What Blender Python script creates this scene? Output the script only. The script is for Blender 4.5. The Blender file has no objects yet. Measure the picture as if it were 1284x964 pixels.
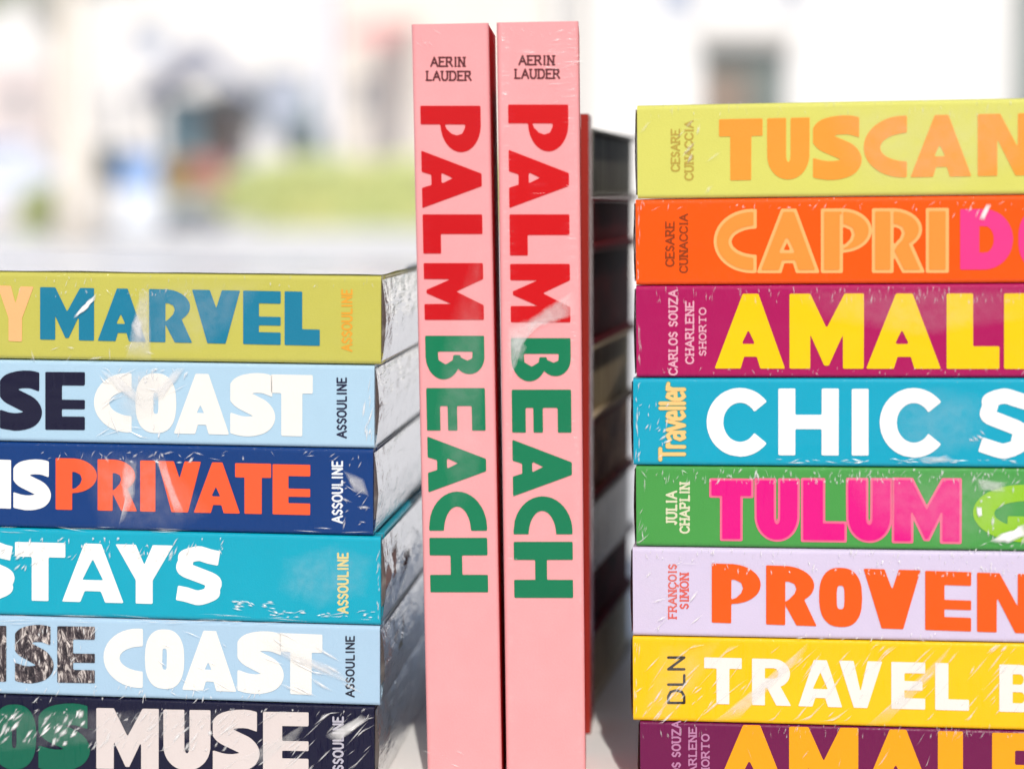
import bpy, bmesh, math, random
import numpy as np
from math import radians as R, sin, cos, tan, pi
from mathutils import Vector, Matrix
from mathutils.geometry import tessellate_polygon, delaunay_2d_cdt
from mathutils.noise import noise as mnoise
random.seed(7)
S = bpy.context.scene
C = S.collection

# ------------------------------------------------------------------ camera
CAMZ = 0.2200
F = 2500.0
PITCH = R(5.44)
cd = bpy.data.cameras.new('camera')
cam = bpy.data.objects.new('camera', cd)
C.objects.link(cam)
cam.location = (0, 0, CAMZ)
cam.rotation_euler = (R(90) - PITCH, 0, 0)
cd.sensor_width = 36
cd.lens = F / 1284 * 36
cd.clip_start = 0.02
cd.clip_end = 2000
cd.dof.use_dof = True
cd.dof.focus_distance = 0.735
cd.dof.aperture_fstop = 4.4
S.camera = cam

# ------------------------------------------------------------------ light
SUN_EL, SUN_AZ = 47.0, -5.0        # az: the light travels towards +Y, turned this much towards -X
w = bpy.data.worlds.new('World')
S.world = w
w.use_nodes = True
nt = w.node_tree
bg = nt.nodes['Background']
sky = nt.nodes.new('ShaderNodeTexSky')
sky.sky_type = 'NISHITA'
sky.sun_disc = False
sky.sun_elevation = R(SUN_EL)
sky.sun_rotation = R(180 + SUN_AZ)
sky.air_density = 1.0
sky.dust_density = 2.5
sky.ozone_density = 1.0
nt.links.new(sky.outputs[0], bg.inputs[0])
bg.inputs[1].default_value = 0.10
sd = bpy.data.lights.new('sun', 'SUN')
sd.energy = 2.6
sd.angle = R(0.5)
sd.color = (1.0, 0.955, 0.89)
sun = bpy.data.objects.new('sun', sd)
C.objects.link(sun)
d = Vector((sin(R(SUN_AZ)) * cos(R(SUN_EL)), cos(R(SUN_AZ)) * cos(R(SUN_EL)), -sin(R(SUN_EL))))
sun.rotation_euler = d.to_track_quat('-Z', 'Y').to_euler()
S.view_settings.view_transform = 'Standard'
S.view_settings.look = 'None'
S.view_settings.exposure = 0.25
S.view_settings.gamma = 1.0
S.cycles.max_bounces = 10
S.cycles.transparent_max_bounces = 16

# ------------------------------------------------------------------ pixel -> place helpers
def ray(px, py):
    x = (px - 642) / F
    t = -(py - 482) / F
    v = Vector((x, cos(PITCH) + t * sin(PITCH), -sin(PITCH) + t * cos(PITCH)))
    return v
CO = Vector((0, 0, CAMZ))
def at(px, py, Y):
    v = ray(px, py)
    return CO + v * (Y / v.y)

# ------------------------------------------------------------------ object helpers
def link(name, me, mat=None, parent=None):
    o = bpy.data.objects.new(name, me)
    C.objects.link(o)
    if mat is not None and me is not None:
        for m in (mat if isinstance(mat, (list, tuple)) else [mat]):
            me.materials.append(m)
    if parent is not None:
        o.parent = parent
    return o
def tag(o, label=None, cat=None, group=None, kind=None):
    if label: o['label'] = label
    if cat: o['category'] = cat
    if group: o['group'] = group
    if kind: o['kind'] = kind
    return o
def empty(name, loc=(0, 0, 0), rz=0):
    o = bpy.data.objects.new(name, None)
    o.empty_display_size = 0.05
    C.objects.link(o)
    o.location = loc
    o.rotation_euler = (0, 0, rz)
    return o
def mesh(name, vs, fs, smooth=False):
    me = bpy.data.meshes.new(name)
    me.from_pydata([tuple(v) for v in vs], [], fs)
    me.update()
    if smooth:
        me.polygons.foreach_set('use_smooth', [True] * len(me.polygons))
    return me
class MB:
    def __init__(s): s.v = []; s.f = []
    def add(s, vs, fs):
        n = len(s.v); s.v += [tuple(v) for v in vs]; s.f += [tuple(i + n for i in f) for f in fs]; return s
    def box(s, x0, x1, y0, y1, z0, z1):
        vs = [(x, y, z) for x in (x0, x1) for y in (y0, y1) for z in (z0, z1)]
        return s.add(vs, [(0, 1, 3, 2), (4, 6, 7, 5), (0, 4, 5, 1), (2, 3, 7, 6), (0, 2, 6, 4), (1, 5, 7, 3)])
    def tube(s, pts, rs, n=12):
        base = len(s.v)
        for i, p in enumerate(pts):
            p = Vector(p)
            a = Vector(pts[min(i + 1, len(pts) - 1)]) - Vector(pts[max(i - 1, 0)])
            a.normalize()
            u = a.orthogonal().normalized() if abs(a.z) < .9 else Vector((1, 0, 0)).cross(a).normalized()
            q = a.cross(u)
            for k in range(n):
                t = 2 * pi * k / n
                s.v.append(tuple(p + (u * cos(t) + q * sin(t)) * rs[i]))
        for i in range(len(pts) - 1):
            for k in range(n):
                a0 = base + i * n + k; a1 = base + i * n + (k + 1) % n
                s.f.append((a0, a1, a1 + n, a0 + n))
        s.f.append(tuple(base + k for k in range(n))[::-1])
        s.f.append(tuple(base + (len(pts) - 1) * n + k for k in range(n)))
        return s
    def build(s, name, mat, parent=None, smooth=False, bevel=0, seg=2):
        me = mesh(name, s.v, s.f, smooth)
        bm = bmesh.new(); bm.from_mesh(me); bmesh.ops.recalc_face_normals(bm, faces=bm.faces)
        if bevel:
            bmesh.ops.bevel(bm, geom=list(bm.edges), offset=bevel, segments=seg, affect='EDGES', profile=.5, clamp_overlap=True)
            for f in bm.faces: f.smooth = False
        bm.to_mesh(me); bm.free()
        return link(name, me, mat, parent)

# ------------------------------------------------------------------ materials
def s2l(c):
    return tuple(((v / 255) / 12.92 if v / 255 <= .04045 else ((v / 255 + .055) / 1.055) ** 2.4) for v in c)
def new_mat(name):
    m = bpy.data.materials.new(name); m.use_nodes = True
    return m, m.node_tree, m.node_tree.nodes, m.node_tree.links, m.node_tree.nodes['Principled BSDF']
def math_node(N, L, op, a, b=None, c=None, clamp=False):
    n = N.new('ShaderNodeMath'); n.operation = op; n.use_clamp = clamp
    for i, v in enumerate((a, b, c)):
        if v is None: continue
        if isinstance(v, (int, float)): n.inputs[i].default_value = v
        else: L.new(v, n.inputs[i])
    return n.outputs[0]
def noise_node(N, L, vec, scale, detail=3, rough=.5, dist=0):
    n = N.new('ShaderNodeTexNoise'); n.inputs['Scale'].default_value = scale
    n.inputs['Detail'].default_value = detail; n.inputs['Roughness'].default_value = rough
    n.inputs['Distortion'].default_value = dist
    L.new(vec, n.inputs['Vector']); return n.outputs[0]
def mapping(N, L, vec, scale=(1, 1, 1), rot=(0, 0, 0), loc=(0, 0, 0)):
    n = N.new('ShaderNodeMapping'); n.inputs['Scale'].default_value = scale
    n.inputs['Rotation'].default_value = rot; n.inputs['Location'].default_value = loc
    L.new(vec, n.inputs['Vector']); return n.outputs[0]
def simple(name, col, rough=.6, var=.12, scale=20, metal=0, bump=0, spec=.5):
    m, t, N, L, P = new_mat(name)
    tc = N.new('ShaderNodeTexCoord').outputs['Object']
    nz = noise_node(N, L, tc, scale, 5, .6)
    mr = N.new('ShaderNodeMapRange'); L.new(nz, mr.inputs[0])
    mr.inputs[1].default_value = .25; mr.inputs[2].default_value = .75
    mr.inputs[3].default_value = 1 - var; mr.inputs[4].default_value = 1 + var * .4
    mx = N.new('ShaderNodeMix'); mx.data_type = 'RGBA'; mx.blend_type = 'MULTIPLY'; mx.inputs[0].default_value = 1
    mx.inputs[6].default_value = (*col, 1); L.new(mr.outputs[0], mx.inputs[7])
    L.new(mx.outputs[2], P.inputs['Base Color'])
    P.inputs['Roughness'].default_value = rough
    P.inputs['Metallic'].default_value = metal
    P.inputs['Specular IOR Level'].default_value = spec
    if bump:
        b = N.new('ShaderNodeBump'); b.inputs['Strength'].default_value = 1; b.inputs['Distance'].default_value = bump
        L.new(nz, b.inputs['Height']); L.new(b.outputs[0], P.inputs['Normal'])
    return m

def film_normal(N, L, tc, T, wr):
    """height of the taut plastic skin: soft sag, seam pleats near the upper edge, slanted pull creases"""
    seed, soft, pleat, streak, ang, mid = wr
    v = mapping(N, L, tc, loc=(seed * 1.37, seed * .7, seed * .31))
    sag = noise_node(N, L, mapping(N, L, v, (22, 60, 40)), 1, 2, .5, .6)
    h = math_node(N, L, 'MULTIPLY', sag, .9 * soft)
    sep = N.new('ShaderNodeSeparateXYZ'); L.new(tc, sep.inputs[0])
    # pleats, denser near the upper and lower edges
    zz = math_node(N, L, 'DIVIDE', sep.outputs['Z'], T)
    e = math_node(N, L, 'SUBTRACT', zz, .5)
    e = math_node(N, L, 'ABSOLUTE', e)
    e = N.new('ShaderNodeMapRange').outputs[0] if False else e
    mr = N.new('ShaderNodeMapRange'); L.new(e, mr.inputs[0])
    mr.inputs[1].default_value = .26; mr.inputs[2].default_value = .5; mr.inputs[3].default_value = 0; mr.inputs[4].default_value = 1
    pl = noise_node(N, L, mapping(N, L, v, (900, 900, 110), (0, .12, 0)), 1, 2, .6, .3)
    pl = math_node(N, L, 'SUBTRACT', pl, .5); pl = math_node(N, L, 'MAXIMUM', pl, 0)
    pl = math_node(N, L, 'MULTIPLY', pl, mr.outputs[0])
    h = math_node(N, L, 'ADD', h, math_node(N, L, 'MULTIPLY', pl, 2.6 * pleat))
    # slanted creases
    st = noise_node(N, L, mapping(N, L, v, (900, 900, 70), (0, ang, 0)), 1, 1.5, .5, .2)
    st = math_node(N, L, 'SUBTRACT', st, .56); st = math_node(N, L, 'MAXIMUM', st, 0)
    patch = noise_node(N, L, v, 34, 2, .5)
    pr = N.new('ShaderNodeMapRange'); L.new(patch, pr.inputs[0])
    pr.inputs[1].default_value = .56 - mid; pr.inputs[2].default_value = .66 - mid
    st = math_node(N, L, 'MULTIPLY', st, pr.outputs[0])
    h = math_node(N, L, 'ADD', h, math_node(N, L, 'MULTIPLY', st, 6.0 * streak))
    b = N.new('ShaderNodeBump'); b.inputs['Strength'].default_value = 1.0; b.inputs['Distance'].default_value = .00085
    L.new(h, b.inputs['Height'])
    return b.outputs[0]

def printed(name, rgb, T, wr, rough=.45, mottle=.06, linear=False, coat=.55):
    col = rgb if linear else tuple(v * .76 for v in s2l(rgb))     # print on paper never exceeds about .8
    m, t, N, L, P = new_mat(name)
    tc = N.new('ShaderNodeTexCoord').outputs['Object']
    n1 = noise_node(N, L, tc, 55, 4, .65)
    n2 = noise_node(N, L, tc, 1400, 2, .6)
    s = math_node(N, L, 'MULTIPLY_ADD', n1, mottle * 1.6, 1 - mottle * .8)
    s = math_node(N, L, 'MULTIPLY_ADD', n2, mottle, s)
    s = math_node(N, L, 'SUBTRACT', s, mottle * .5)
    mx = N.new('ShaderNodeMix'); mx.data_type = 'RGBA'; mx.blend_type = 'MULTIPLY'; mx.inputs[0].default_value = 1
    mx.inputs[6].default_value = (*col, 1); L.new(s, mx.inputs[7])
    L.new(mx.outputs[2], P.inputs['Base Color'])
    P.inputs['Roughness'].default_value = rough
    P.inputs['Specular IOR Level'].default_value = .12
    bb = N.new('ShaderNodeBump'); bb.inputs['Strength'].default_value = .25; bb.inputs['Distance'].default_value = .0002
    L.new(n2, bb.inputs['Height']); L.new(bb.outputs[0], P.inputs['Normal'])
    P.inputs['Coat Weight'].default_value = coat
    P.inputs['Coat Roughness'].default_value = .15
    P.inputs['Coat IOR'].default_value = 1.38
    L.new(film_normal(N, L, tc, T, wr), P.inputs['Coat Normal'])
    return m

def film_mat(name, bumpd=.0003, milk=.2, tint=(1, 1, 1), fm=2.2):
    m, t, N, L, P = new_mat(name)
    N.remove(P)
    out = N['Material Output']
    tc = N.new('ShaderNodeTexCoord').outputs['Object']
    n = noise_node(N, L, mapping(N, L, tc, (90, 60, 150)), 1, 4, .6, 1.2)
    n2 = noise_node(N, L, mapping(N, L, tc, (200, 35, 420), (.5, .2, .1)), 1, 3, .5, .8)
    h = math_node(N, L, 'ADD', n, math_node(N, L, 'MULTIPLY', n2, .6))
    b = N.new('ShaderNodeBump'); b.inputs['Distance'].default_value = bumpd; b.inputs['Strength'].default_value = 1
    L.new(h, b.inputs['Height'])
    tr = N.new('ShaderNodeBsdfTransparent'); tr.inputs[0].default_value = (.96, .97, .97, 1)
    gl = N.new('ShaderNodeBsdfGlossy'); gl.inputs['Roughness'].default_value = .07
    L.new(b.outputs[0], gl.inputs['Normal'])
    df = N.new('ShaderNodeBsdfDiffuse'); df.inputs[0].default_value = (*tint, 1)
    m0 = N.new('ShaderNodeMixShader'); m0.inputs[0].default_value = milk
    L.new(tr.outputs[0], m0.inputs[1]); L.new(df.outputs[0], m0.inputs[2])
    fr = N.new('ShaderNodeFresnel'); fr.inputs[0].default_value = 1.55; L.new(b.outputs[0], fr.inputs['Normal'])
    fs = math_node(N, L, 'MULTIPLY', fr.outputs[0], fm, clamp=True)
    m1 = N.new('ShaderNodeMixShader'); L.new(fs, m1.inputs[0])
    L.new(m0.outputs[0], m1.inputs[1]); L.new(gl.outputs[0], m1.inputs[2])
    L.new(m1.outputs[0], out.inputs['Surface'])
    return m
M_film = film_mat('shrink film')
M_film_top = film_mat('top film with painted glare', .0004, .85, (.92, .92, .94), .3)  # milky white stands in for the glare on the top film
M_film_side_bright = film_mat('brightened heavily crumpled end film', .0007, .62, (.90, .89, .88), 1.8)  # milkier copy: brightness painted into the shaded lower end film
M_film_side = film_mat('crumpled end film', .0005, .34, (.82, .81, .80))

def page_mat():
    m, t, N, L, P = new_mat('page edges')
    tc = N.new('ShaderNodeTexCoord').outputs['Object']
    n = noise_node(N, L, mapping(N, L, tc, (6, 6, 2600)), 1, 2, .6)
    r = N.new('ShaderNodeMapRange'); L.new(n, r.inputs[0]); r.inputs[3].default_value = .82; r.inputs[4].default_value = 1.02
    mx = N.new('ShaderNodeMix'); mx.data_type = 'RGBA'; mx.blend_type = 'MULTIPLY'; mx.inputs[0].default_value = 1
    mx.inputs[6].default_value = (.84, .82, .78, 1); L.new(r.outputs[0], mx.inputs[7])
    L.new(mx.outputs[2], P.inputs['Base Color']); P.inputs['Roughness'].default_value = .8
    b = N.new('ShaderNodeBump'); b.inputs['Distance'].default_value = .0003; L.new(n, b.inputs['Height']); L.new(b.outputs[0], P.inputs['Normal'])
    return m
M_page = page_mat()

# ------------------------------------------------------------------ lettering
def rect(a, b, c, d_): return [(a, b), (c, b), (c, d_), (a, d_)]
def ell(cx, cy, rx, ry, a0=0, a1=360, n=40):
    return [(cx + rx * cos(R(a0 + (a1 - a0) * i / n)), cy + ry * sin(R(a0 + (a1 - a0) * i / n))) for i in range(n + (0 if a1 - a0 == 360 else 1))]
def sup(cx, cy, rx, ry, p=2.6, n=48):
    o = []
    for i in range(n):
        t = 2 * pi * i / n; c, s = cos(t), sin(t)
        o.append((cx + rx * math.copysign(abs(c) ** (2 / p), c), cy + ry * math.copysign(abs(s) ** (2 / p), s)))
    return o
def catmull(p, n=8):
    p = [np.array(q, float) for q in p]
    p = [2 * p[0] - p[1]] + p + [2 * p[-1] - p[-2]]
    o = []
    for i in range(1, len(p) - 2):
        for k in range(n):
            t = k / n
            o.append(.5 * ((2 * p[i]) + (-p[i-1] + p[i+1]) * t + (2 * p[i-1] - 5 * p[i] + 4 * p[i+1] - p[i+2]) * t * t + (-p[i-1] + 3 * p[i] - 3 * p[i+1] + p[i+2]) * t ** 3))
    o.append(p[-2])
    return o
S_PATH = [(1.08, .80), (.80, .865), (.50, .865), (.24, .81), (.165, .70), (.25, .60), (.50, .51), (.74, .42), (.84, .30), (.75, .19), (.50, .135), (.22, .14), (-.08, .20)]
HEAVY = {
 'H': [('+', rect(0, 0, .32, 1)), ('+', rect(.68, 0, 1, 1)), ('+', rect(.2, .36, .8, .56))],
 'E': [('+', rect(0, 0, 1, 1)), ('-', rect(.42, .23, 1.2, .36)), ('-', rect(.42, .52, 1.2, .77))],
 'F': [('+', rect(0, 0, 1, 1)), ('-', rect(.42, -.2, 1.2, .36)), ('-', rect(.42, .56, 1.2, .76))],
 'L': [('+', rect(0, 0, .5, 1)), ('+', rect(0, 0, 1, .3))],
 'T': [('+', rect(0, .72, 1, 1)), ('+', rect(.26, 0, .74, 1))],
 'I': [('+', rect(0, 0, 1, 1))],
 'A': [('+', [(0, 0), (.40, 1), (.62, 1), (1, 0)]), ('-', [(.34, -.1), (.42, .16), (.60, .16), (.68, -.1)]), ('-', [(.385, .33), (.48, .52), (.575, .33)])],
 'M': [('+', [(0, 0), (0, 1), (.28, 1), (.5, .54), (.74, 1), (1, 1), (1, 0), (.72, 0), (.72, .46), (.53, .04), (.47, .04), (.28, .46), (.28, 0)])],
 'N': [('+', [(0, 0), (0, 1), (.38, 1), (.68, .45), (.68, 1), (1, 1), (1, 0), (.64, 0), (.33, .6), (.33, 0)])],
 'V': [('+', [(0, 1), (.37, 1), (.505, .66), (.62, 1), (1, 1), (.70, 0), (.32, 0)])],
 'Y': [('+', [(0, 1), (.37, 1), (.5, .68), (.64, 1), (1, 1), (.68, .42), (.68, 0), (.31, 0), (.31, .42)])],
 'U': [('+', rect(0, .42, 1, 1)), ('+', sup(.5, .42, .5, .42, 2.1)), ('-', rect(.445, .40, .555, 1.2)), ('-', ell(.5, .40, .055, .12))],
 'O': [('+', sup(.5, .5, .5, .5, 2.5)), ('-', sup(.5, .5, .09, .2, 3.5))],
 'D': [('+', rect(0, 0, .45, 1)), ('+', ell(.45, .5, .55, .5, -90, 90)), ('-', rect(.36, .28, .47, .72)), ('-', ell(.47, .5, .17, .22, -90, 90))],
 'C': [('+', ell(.92, .5, .92, .5)), ('-', rect(1.0, -1, 3, 2)), ('-', ell(1.04, .49, .66, .235))],
 'G': [('+', ell(.92, .5, .92, .5)), ('-', rect(1.0, -1, 3, 2)), ('-', ell(1.04, .49, .66, .235)), ('+', rect(.62, .05, 1, .45))],
 'P': [('+', rect(0, 0, .40, 1)), ('+', rect(.3, .9, .45, 1)), ('+', rect(.3, .33, .41, .4)), ('+', ell(.40, .665, .60, .335, -90, 90)), ('-', [(.40, .74), (.48, .735), (.60, .69), (.64, .60), (.60, .51), (.50, .43), (.40, .40)])],
 'R': [('+', rect(0, 0, .38, 1)), ('+', ell(.37, .68, .58, .32, -90, 90)), ('+', [(.38, .34), (.60, 0), (1, 0), (.72, .5), (.5, .5)]),
       ('-', [(.38, .74), (.46, .735), (.56, .70), (.60, .62), (.56, .53), (.46, .44), (.38, .39)]), ('-', [(.38, -.1), (.38, .30), (.62, -.04), (.62, -.1)])],
 'B': [('+', rect(0, 0, .5, 1)), ('+', ell(.48, .74, .40, .26, -90, 90)), ('+', ell(.46, .30, .54, .30, -90, 90)),
       ('-', [(.36, .80), (.52, .79), (.57, .71), (.50, .60), (.36, .58)]), ('-', [(.36, .48), (.56, .46), (.66, .34), (.56, .22), (.36, .21)]), ('-', rect(.36, .44, .44, .62))],
 'S': [('s', catmull(S_PATH), .152), ('-', rect(-2, -2, .0, 3)), ('-', rect(.985, .62, 3, 3))],
}
def thick(path, t0, t1=None):
    """butt-ended ribbon polygon along a path"""
    t1 = t0 if t1 is None else t1
    P_ = [np.array(p, float) for p in path]; l, r = [], []
    for i, p in enumerate(P_):
        d_ = P_[min(i + 1, len(P_) - 1)] - P_[max(i - 1, 0)]
        d_ = d_ / (np.linalg.norm(d_) + 1e-9); n = np.array((-d_[1], d_[0])); t = (t0 + (t1 - t0) * i / (len(P_) - 1)) / 2
        l.append(tuple(p + n * t)); r.append(tuple(p - n * t))
    return l + r[::-1]
def bold(ch, a, t):
    """geometric sans in real proportion (a = width/height), stem t; returned in unit box"""
    vt = t * .86
    if ch == 'C':
        o = [('+', ell(.5, .5, .5, .5)), ('-', ell(.5, .5, .5 - t, .5 - vt))]
        ops = [(k, [(x * a / .94, y) for x, y in p]) for k, p in o]
        cx = .5 * a / .94
        ops.append(('-', [(cx + .02, .5), (cx + 1.2, .5 + .98), (cx + 1.2, .5 - .98)])); return [(k, [(x / a, y) for x, y in p]) for k, p in ops]
    if ch == 'H': q = [rect(0, 0, t, 1), rect(a - t, 0, a, 1), rect(t / 2, .5 - vt / 2, a - t / 2, .5 + vt / 2)]
    elif ch == 'I': q = [rect(0, 0, a, 1)]
    elif ch == 'T': q = [rect(0, 1 - vt, a, 1), rect(a / 2 - t / 2, 0, a / 2 + t / 2, 1)]
    elif ch == 'L': q = [rect(0, 0, t, 1), rect(0, 0, a, vt)]
    elif ch == 'E': q = [rect(0, 0, t, 1), rect(0, 0, a, vt), rect(0, 1 - vt, a, 1), rect(0, .5 - vt * .42, a * .92, .5 + vt * .42)]
    elif ch == 'V': q = [[(0, 1), (t * 1.12, 1), (a / 2, .34), (a - t * 1.12, 1), (a, 1), (a / 2 + t * .52, 0), (a / 2 - t * .52, 0)]]
    elif ch == 'Y': q = [[(0, 1), (t * 1.2, 1), (a / 2, .66), (a - t * 1.2, 1), (a, 1), (a / 2 + t / 2, .40), (a / 2 + t / 2, 0), (a / 2 - t / 2, 0), (a / 2 - t / 2, .40)]]
    elif ch == 'A':
        o = [('+', [(0, 0), (a / 2 - t * .5, 1), (a / 2 + t * .5, 1), (a, 0)]), ('-', [(t * 1.08, -.01), (t * 1.08 + .20 * (a / 2 - t * .5), .19), (a - t * 1.08 - .20 * (a / 2 - t * .5), .19), (a - t * 1.08, -.01)]),
             ('-', [(a / 2, .74), (a / 2 - .17 * a, .38), (a / 2 + .17 * a, .38)])]
        return [(k, [(x / a, y) for x, y in p]) for k, p in o]
    elif ch in 'PRB':
        o = [('+', rect(0, 0, t, 1)), ('+', rect(0, .38, a * .55, 1)), ('+', ell(a * .55, .69, a * .42, .31)), ('-', rect(t, .38 + vt * .85, a * .55, 1 - vt * .85)), ('-', ell(a * .55, .69, a * .42 - t * .9, .31 - vt * .85))]
        if ch == 'R': o.append(('+', [(a * .36, .42), (a - t * 1.15, 0), (a, 0), (a * .62 + t * .3, .42)]))
        if ch == 'B': o += [('+', rect(0, 0, a * .58, .58)), ('+', ell(a * .58, .29, a * .42, .29)), ('-', rect(t, vt * .8, a * .58, .54 - vt * .5)), ('-', ell(a * .58, (.54 + vt * .3) / 2, a * .42 - t * .9, (.54 - vt * 1.3) / 2)), ]
        return [(k, [(x / a, y) for x, y in p]) for k, p in o]
    elif ch == 'S':
        h = vt / 2
        path = [(a * .93, .80), (a * .72, .955 - h), (a * .50, 1 - h), (a * .24, .94 - h), (a * .09 + h, .75), (a * .20, .61), (a * .52, .51), (a * .82, .40), (a * .93 - h, .27), (a * .78, .08 + h), (a * .50, h), (a * .24, .05 + h), (a * .05, .20)]
        cm = catmull(path, 6); ops = [('s', [(x / a, y) for x, y in cm], h)]
        for p_, q_ in ((cm[0], cm[2]), (cm[-1], cm[-3])):
            dv = np.array(p_) - np.array(q_); dv = dv / np.linalg.norm(dv); nv = np.array((-dv[1], dv[0])); p_ = np.array(p_)
            ops.append(('-', [((p_ + nv * c0 + dv * c1)[0] / a, (p_ + nv * c0 + dv * c1)[1]) for c0, c1 in ((-.22, 0), (.22, 0), (.22, .25), (-.22, .25))]))
        return ops
    return [('+', [(x / a, y) for x, y in p]) for p in q]
# skeletons for the small print
O_ = [(.5, 1), (.2, .9), (.05, .65), (.05, .35), (.2, .1), (.5, 0), (.8, .1), (.95, .35), (.95, .65), (.8, .9), (.5, 1)]
C_ = [(.95, .78), (.8, .93), (.5, 1), (.2, .9), (.05, .65), (.05, .35), (.2, .1), (.5, 0), (.8, .07), (.95, .22)]
SK = {
 'A': [[(0, 0), (.5, 1), (1, 0)], [(.2, .36), (.8, .36)]], 'C': [C_], 'Ç': [C_, [(.5, 0), (.55, -.22), (.35, -.24)]], 'O': [O_],
 'D': [[(.1, 0), (.1, 1), (.55, 1), (.85, .85), (.95, .5), (.85, .15), (.55, 0), (.1, 0)]],
 'E': [[(.9, 0), (.1, 0), (.1, 1), (.9, 1)], [(.1, .52), (.75, .52)]], 'F': [[(.1, 0), (.1, 1), (.9, 1)], [(.1, .52), (.75, .52)]],
 'G': [C_ + [(.95, .45), (.6, .45)]], 'H': [[(.1, 0), (.1, 1)], [(.9, 0), (.9, 1)], [(.1, .5), (.9, .5)]], 'I': [[(.5, 0), (.5, 1)]],
 'J': [[(.75, 1), (.75, .2), (.5, 0), (.2, .1)]], 'L': [[(.15, 1), (.15, 0), (.9, 0)]], 'M': [[(.05, 0), (.1, 1), (.5, .2), (.9, 1), (.95, 0)]],
 'N': [[(.1, 0), (.1, 1), (.9, 0), (.9, 1)]], 'P': [[(.15, 0), (.15, 1), (.7, 1), (.9, .75), (.7, .48), (.15, .48)]],
 'R': [[(.1, 0), (.1, 1), (.65, 1), (.85, .75), (.65, .5), (.1, .5)], [(.5, .5), (.95, 0)]],
 'S': [[(.85, .85), (.5, 1), (.15, .85), (.15, .62), (.85, .38), (.85, .15), (.5, 0), (.12, .15)]],
 'T': [[(0, 1), (1, 1)], [(.5, 0), (.5, 1)]], 'U': [[(.1, 1), (.1, .25), (.3, 0), (.7, 0), (.9, .25), (.9, 1)]],
 'Z': [[(.05, 1), (.9, 1), (.05, 0), (.95, 0)]],
 'r': [[(.15, 0), (.15, .7)], [(.15, .5), (.45, .7), (.9, .66)]], 'a': [[(.1, .6), (.5, .7), (.85, .55), (.85, 0)], [(.85, .4), (.3, .38), (.1, .18), (.3, 0), (.85, .12)]],
 'v': [[(0, .7), (.5, 0), (1, .7)]], 'e': [[(.12, .36), (.9, .36), (.75, .66), (.4, .7), (.1, .45), (.12, .15), (.45, 0), (.9, .1)]], 'l': [[(.5, 0), (.5, 1)]],
}
WID = {'I': .45, 'l': .42, 'J': .6, 'M': 1.25, 'r': .7, 'L': .85, 'E': .85, 'F': .85, 'S': .8, ' ': .45}

def seg_dist(X, Y, a, b):
    ax, ay = a; bx, by = b; dx, dy = bx - ax, by - ay
    L2 = dx * dx + dy * dy + 1e-12
    t = np.clip(((X - ax) * dx + (Y - ay) * dy) / L2, 0, 1)
    return np.hypot(X - ax - t * dx, Y - ay - t * dy)
def poly_sd(X, Y, poly):
    dmin = np.full(X.shape, 1e9); ins = np.zeros(X.shape, bool); n = len(poly)
    for i in range(n):
        a, b = poly[i], poly[(i + 1) % n]
        dmin = np.minimum(dmin, seg_dist(X, Y, a, b))
        if a[1] != b[1]:
            c = ((a[1] > Y) != (b[1] > Y)) & (X < (b[0] - a[0]) * (Y - a[1]) / (b[1] - a[1]) + a[0])
            ins ^= c
    return np.where(ins, dmin, -dmin)
def field(ops, a, X, Y):
    f = np.full(X.shape, -1e3)
    for op in ops:
        pts = [(p[0] * a, p[1]) for p in op[1]]
        if op[0] == 's':
            dd = np.full(X.shape, 1e9)
            for i in range(len(pts) - 1): dd = np.minimum(dd, seg_dist(X, Y, pts[i], pts[i + 1]))
            f = np.maximum(f, op[2] - dd)
        else:
            s = poly_sd(X, Y, pts)
            f = np.maximum(f, s) if op[0] == '+' else np.minimum(f, -s)
    return f
def contours(f, x0, y0, h):
    """marching squares -> closed loops"""
    f = f + 1e-7
    ins = f > 0; ny, nx = f.shape; nxt = {}
    cell = ins[:-1, :-1].astype(int) + 2 * ins[:-1, 1:] + 4 * ins[1:, 1:] + 8 * ins[1:, :-1]
    js, is_ = np.nonzero((cell > 0) & (cell < 15))
    T_ = {1: [('L', 'B')], 2: [('B', 'R')], 3: [('L', 'R')], 4: [('R', 'T')], 5: [('L', 'B'), ('R', 'T')], 6: [('B', 'T')], 7: [('L', 'T')],
          8: [('T', 'L')], 9: [('T', 'B')], 10: [('B', 'R'), ('T', 'L')], 11: [('T', 'R')], 12: [('R', 'L')], 13: [('R', 'B')], 14: [('B', 'L')]}
    def key(e, j, i):
        return {'B': ('h', j, i), 'T': ('h', j + 1, i), 'L': ('v', j, i), 'R': ('v', j, i + 1)}[e]
    def pos(k):
        o, j, i = k
        if o == 'h':
            a, b = f[j, i], f[j, i + 1]; t = a / (a - b); return (x0 + (i + t) * h, y0 + j * h)
        a, b = f[j, i], f[j + 1, i]; t = a / (a - b); return (x0 + i * h, y0 + (j + t) * h)
    for j, i in zip(js, is_):
        for a, b in T_[cell[j, i]]: nxt[key(a, j, i)] = key(b, j, i)
    loops = []
    while nxt:
        k0 = next(iter(nxt)); k = k0; lp = []
        while k in nxt:
            lp.append(pos(k)); k = nxt.pop(k)
        # drop points that lie on straight runs
        ch = True
        P_ = lp
        out = []
        n = len(P_)
        if n < 4: continue
        last = None
        for i in range(n):
            p = P_[i]; a = out[-1] if out else P_[-1]; b = P_[(i + 1) % n]
            cr = abs((p[0] - a[0]) * (b[1] - a[1]) - (p[1] - a[1]) * (b[0] - a[0]))
            ln = math.hypot(b[0] - a[0], b[1] - a[1]) + 1e-9
            if cr / ln > .0012 or ln > .35: out.append(p)
        if len(out) >= 3: loops.append(out)
    return loops
_gc = {}
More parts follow.
